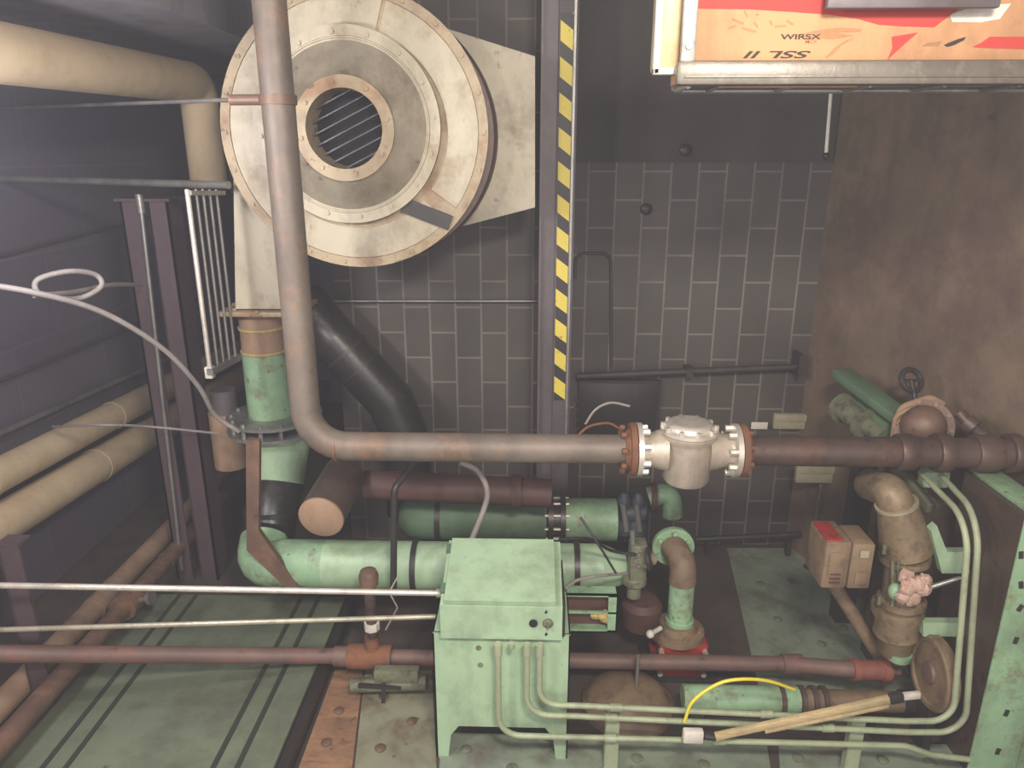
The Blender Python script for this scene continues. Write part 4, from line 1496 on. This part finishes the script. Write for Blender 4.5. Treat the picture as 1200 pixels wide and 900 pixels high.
# tubes and cables at upper left
q = AX(0, 209, XL + .015)
b = MB().tube([q, A(268, 217, 3.56)], .018)
S('level_tube', b, GALV, 'grey level tube from the left wall to the blower above the rod rack', 'tube')
q = AX(0, 127, XL + .01)
cl_ = V((pb.x - rm - .125, YM, cz))
b = MB().tube([q, cl_], .008)
S('thin_rod', b, GALV, 'thin rod from the left wall to the clamp on the vertical brown pipe', 'rod')
cable('grey cable drooping from the left wall down to the bolted flange', [A(-320, 262, 2.6), A(-80, 322, 2.7), A(36, 342, 2.8), A(120, 366, 3.0), A(190, 408, 3.2), A(232, 452, 3.35), A(252, 486, 3.45), A(280, 506, 3.5)], 8, GREYP)
lp = [A(166, 334, 3.9), A(130, 334, 3.5), A(88, 342, 3.2), A(48, 344, 2.95), A(44, 328, 2.95), A(80, 318, 3.0), A(112, 322, 3.1), A(118, 336, 3.1), A(90, 350, 3.05), A(40, 346, 2.82)]
cable('grey cable coiled in a loop in front of the left wall', lp, 5, GREYP)
cable('thin dark wire from the cream pipes across to the copper brown pipe end', [AX(62, 500, -2.70), A(120, 498, 3.6), A(176, 500, 3.8), A(256, 508, 3.98)], 3, GREYP)

# ================================================================== HANGING RACK AND CARTON (upper right)
YK2 = 2.1
q = A(800, 97, YK2)
zb5 = q.z
xk0, xk1 = A(786, 60, YK2).x, A(1330, 60, YK2).x
root = T('hanging_rack', 'silver tube rack hung from the ceiling at upper right', 'rack', ((xk0 + xk1) / 2, YK2 + .2, zb5))
rr_ = .026
yr_ = YK2 - .03
zr_ = A(900, 84, yr_).z
zlow = A(900, 96, YK2).z - .009
b = MB()
b.bb((xk0 + .01, yr_ - .022, zr_ - .034), (xk1, yr_ + .018, zr_ + .026), .012)
b.bb((xk0 + .03, yr_ - .026, zr_ - .016), (xk1 - .02, yr_ - .020, zr_ - .011), .001)
P(root, 'bottom_rail', b, RAILM)
b = MB()
b.tube([V((xk0 + .05, yr_ + .022, zlow)), V((xk0 + .05, YK2 + .18, zlow)), V((xk1, YK2 + .18, zlow)), V((xk1, yr_ + .022, zlow))], .008, .02)
P(root, 'rear_rail', b, GALV)
for k in range(6):
    xx = xk0 + .14 + (xk1 - xk0 - .22) * k / 5
    P(root, 'cross_wire', MB().cyl((xx, yr_ + .03, zlow), (xx, YK2 + .18, zlow), .006, seg=8), GALV)
xu = A(807, 40, yr_).x
for xx in (xu, xk1 - .1):
    b = MB()
    b.box((xx, yr_ - .002, (zr_ + ZC) / 2), (.036, .02, ZC - zr_), None, .003)
    b.cyl((xx, yr_ - .012, zr_ + .06), (xx, yr_ - .02, zr_ + .06), .009, seg=10)
    P(root, 'upright', b, GALV)
for xx in (xk0 + .05, xk1):
    P(root, 'upright', MB().box((xx, YK2 + .18, (zlow + ZC) / 2), (.02, .02, ZC - zlow)), GALV)
zt7 = A(1000, 5, yr_ - .01).z
P(root, 'upper_rail', MB().bb((A(965, 5, yr_).x, yr_ - .03, zt7 - .012), (A(1165, 5, yr_).x, yr_ - .008, zt7 + .05), .004), POSTM, 'grey brown upper rail')

zc0 = zr_ + .009
xb0, xb1 = A(767, 50, YK2).x, xk1 - .03
zc0 = A(900, 96, YK2).z
zc9 = zc0 + .42
root = T('cardboard_box', 'orange brown cardboard box with a red swoosh, upside down in the hanging rack', 'box', ((xb0 + xb1) / 2, YK2 + .12, zc0))
b = MB()
xs0 = A(800, 50, YK2).x
b.mi = 0
b.bb((xs0, YK2, zc0), (xb1, YK2 + .15, zc9), .004)
yf = YK2 - .0012


def fp(x_, y_):
    return A(x_, y_, yf)


def pr(poly, mi):
    b.mi = mi
    b.prism([fp(*q_) for q_ in poly], (0, .0008, 0))


up1 = [(815, -2), (1115, -2), (1128, 8), (1108, 22), (1095, 32), (1060, 31), (1030, 29), (1005, 22), (970, 17), (930, 14), (880, 11), (815, 10)]
pr(up1, 1)
pr([(1045, 43), (1076, 38), (1062, 50), (1040, 70), (1046, 56)], 1)
pr([(1140, 55), (1150, 50), (1160, 43), (1215, 43), (1215, 58), (1150, 56)], 1)
b.mi = 2
pr([(1106, 53), (1112, 50), (1122, 46), (1132, 43), (1130, 47), (1118, 53), (1110, 55)], 2)
pr([(925, 42), (955, 36), (985, 32), (1010, 34), (1008, 37), (980, 38), (1000, 42), (975, 46), (950, 44)], 3)
pr([(966, 69), (978, 56), (990, 48), (1000, 44), (988, 52), (976, 64)], 3)
pr([(1088, 50), (1104, 48), (1100, 54), (1080, 54)], 3)
pr([(1113, 17), (1140, 8), (1185, 4), (1172, 22), (1150, 26), (1116, 26)], 4)
for (xa9, ya9, xb9, yb9) in ((858, 22, 872, 28), (872, 12, 876, 20), (884, 26, 888, 32), (902, 24, 905, 29), (854, 33, 862, 30), (870, 33, 886, 37), (908, 31, 922, 30), (922, 24, 930, 29), (886, 16, 889, 18)):
    p0_, p1_ = fp(xa9, ya9), fp(xb9, yb9)
    b.mi = 3
    b.bar(p0_ + V((0, .0006, 0)), p1_ + V((0, .0006, 0)), .0012, .005, V((0, 0, 1)))
b.mi = 2
RX = Matrix.Rotation(PI / 2, 4, 'X')


def put(s_, x_, y_, h_px, upside, shear=0.0, mi=2, wide=1.0):
    b.mi = mi
    c__ = fp(x_, y_)
    sz = U(c__) * h_px / .70
    m_ = Matrix.Translation(c__) @ (Matrix.Rotation(PI, 4, 'Y') if upside else Matrix.Identity(4)) @ RX @ Matrix.Diagonal((wide, 1, 1, 1))
    b.text(s_, sz, m_, shear)


put('SSL II', 914, 60, 7.5, True, .3, 2, 3.2)
put('WIRSX', 938, 46, 5.5, False, 0, 2, 1.9)
put('MDI', 950, 50.5, 4, False, 0, 3, 1.4)
P(root, 'carton', b, [CARD, CARDRED, INK, CARDDK, WHITE])
P(root, 'sagging_flap', MB().bb((A(842, 100, YK2).x, YK2 - .009, A(900, 103, YK2).z), (A(1004, 100, YK2).x, YK2 - .005, zc0 + .02)), CARD)
b = MB().bb((xb0 + .012, YK2 + .004, zc0 + .03), (xs0 - .001, YK2 + .146, zc9 - .02), .01)
P(root, 'end_wrap', b, WRAP, 'cream wrapped end')
b = MB().bb((xb0, YK2 - .003, zc0 + .018), (xb0 + .018, YK2 + .02, zc9), .004)
b.bb((xb0, YK2 - .003, zc0 + .018), (xs0 - .01, YK2 + .02, zc0 + .036), .004)
P(root, 'torn_edge', b, WHITE, 'white torn edge')

# ================================================================== LIGHT
def area(name, loc, target, size, power, col):
    l = bpy.data.lights.new(name, 'AREA')
    l.shape = 'RECTANGLE'
    l.size, l.size_y = size
    l.energy = power
    l.color = col
    o_ = bpy.data.objects.new(name, l)
    COL.objects.link(o_)
    o_.location = loc
    o_.rotation_euler = (V(target) - V(loc)).to_track_quat('-Z', 'Y').to_euler()
    return o_


area('lamp', (-1.85, .35, 3.05), (.2, 3.3, 1.0), (.3, .3), 38, (1, .94, .86))
area('lamp', (.45, .1, 3.4), (.3, 2.9, 1.0), (.5, .3), 92, (1, .92, .80))
area('added_fill_light', (.6, -1.45, 1.9), (.2, 3.5, 1.3), (4.5, 3.0), 95, (1, .94, .92))  # broad fill added behind the camera, not a source in the room
l = bpy.data.lights.new('lamp', 'POINT')
l.energy = 58
l.shadow_soft_size = .12
l.color = (.94, .92, 1)
o_ = bpy.data.objects.new('lamp', l)
COL.objects.link(o_)
o_.location = (-1.7, 2.0, 2.62)
wd = bpy.data.worlds.new('world')
SC.world = wd
wd.use_nodes = True
wt = wd.node_tree
wt.nodes['Background'].inputs[0].default_value = (1, .93, .93, 1)
wt.nodes['Background'].inputs[1].default_value = .3
hz = wt.nodes.new('ShaderNodeVolumeScatter')     # thin haze added to imitate lens glare and lift the darks
hz.inputs['Color'].default_value = (.86, .88, 1, 1)
hz.inputs['Density'].default_value = .0135
hz.inputs['Anisotropy'].default_value = .1
wt.links.new(hz.outputs[0], wt.nodes['World Output'].inputs['Volume'])

SC.view_settings.view_transform = 'Standard'
SC.view_settings.look = 'None'
SC.view_settings.gamma = 1
SC.view_settings.exposure = .22
SC.view_settings.use_curve_mapping = False
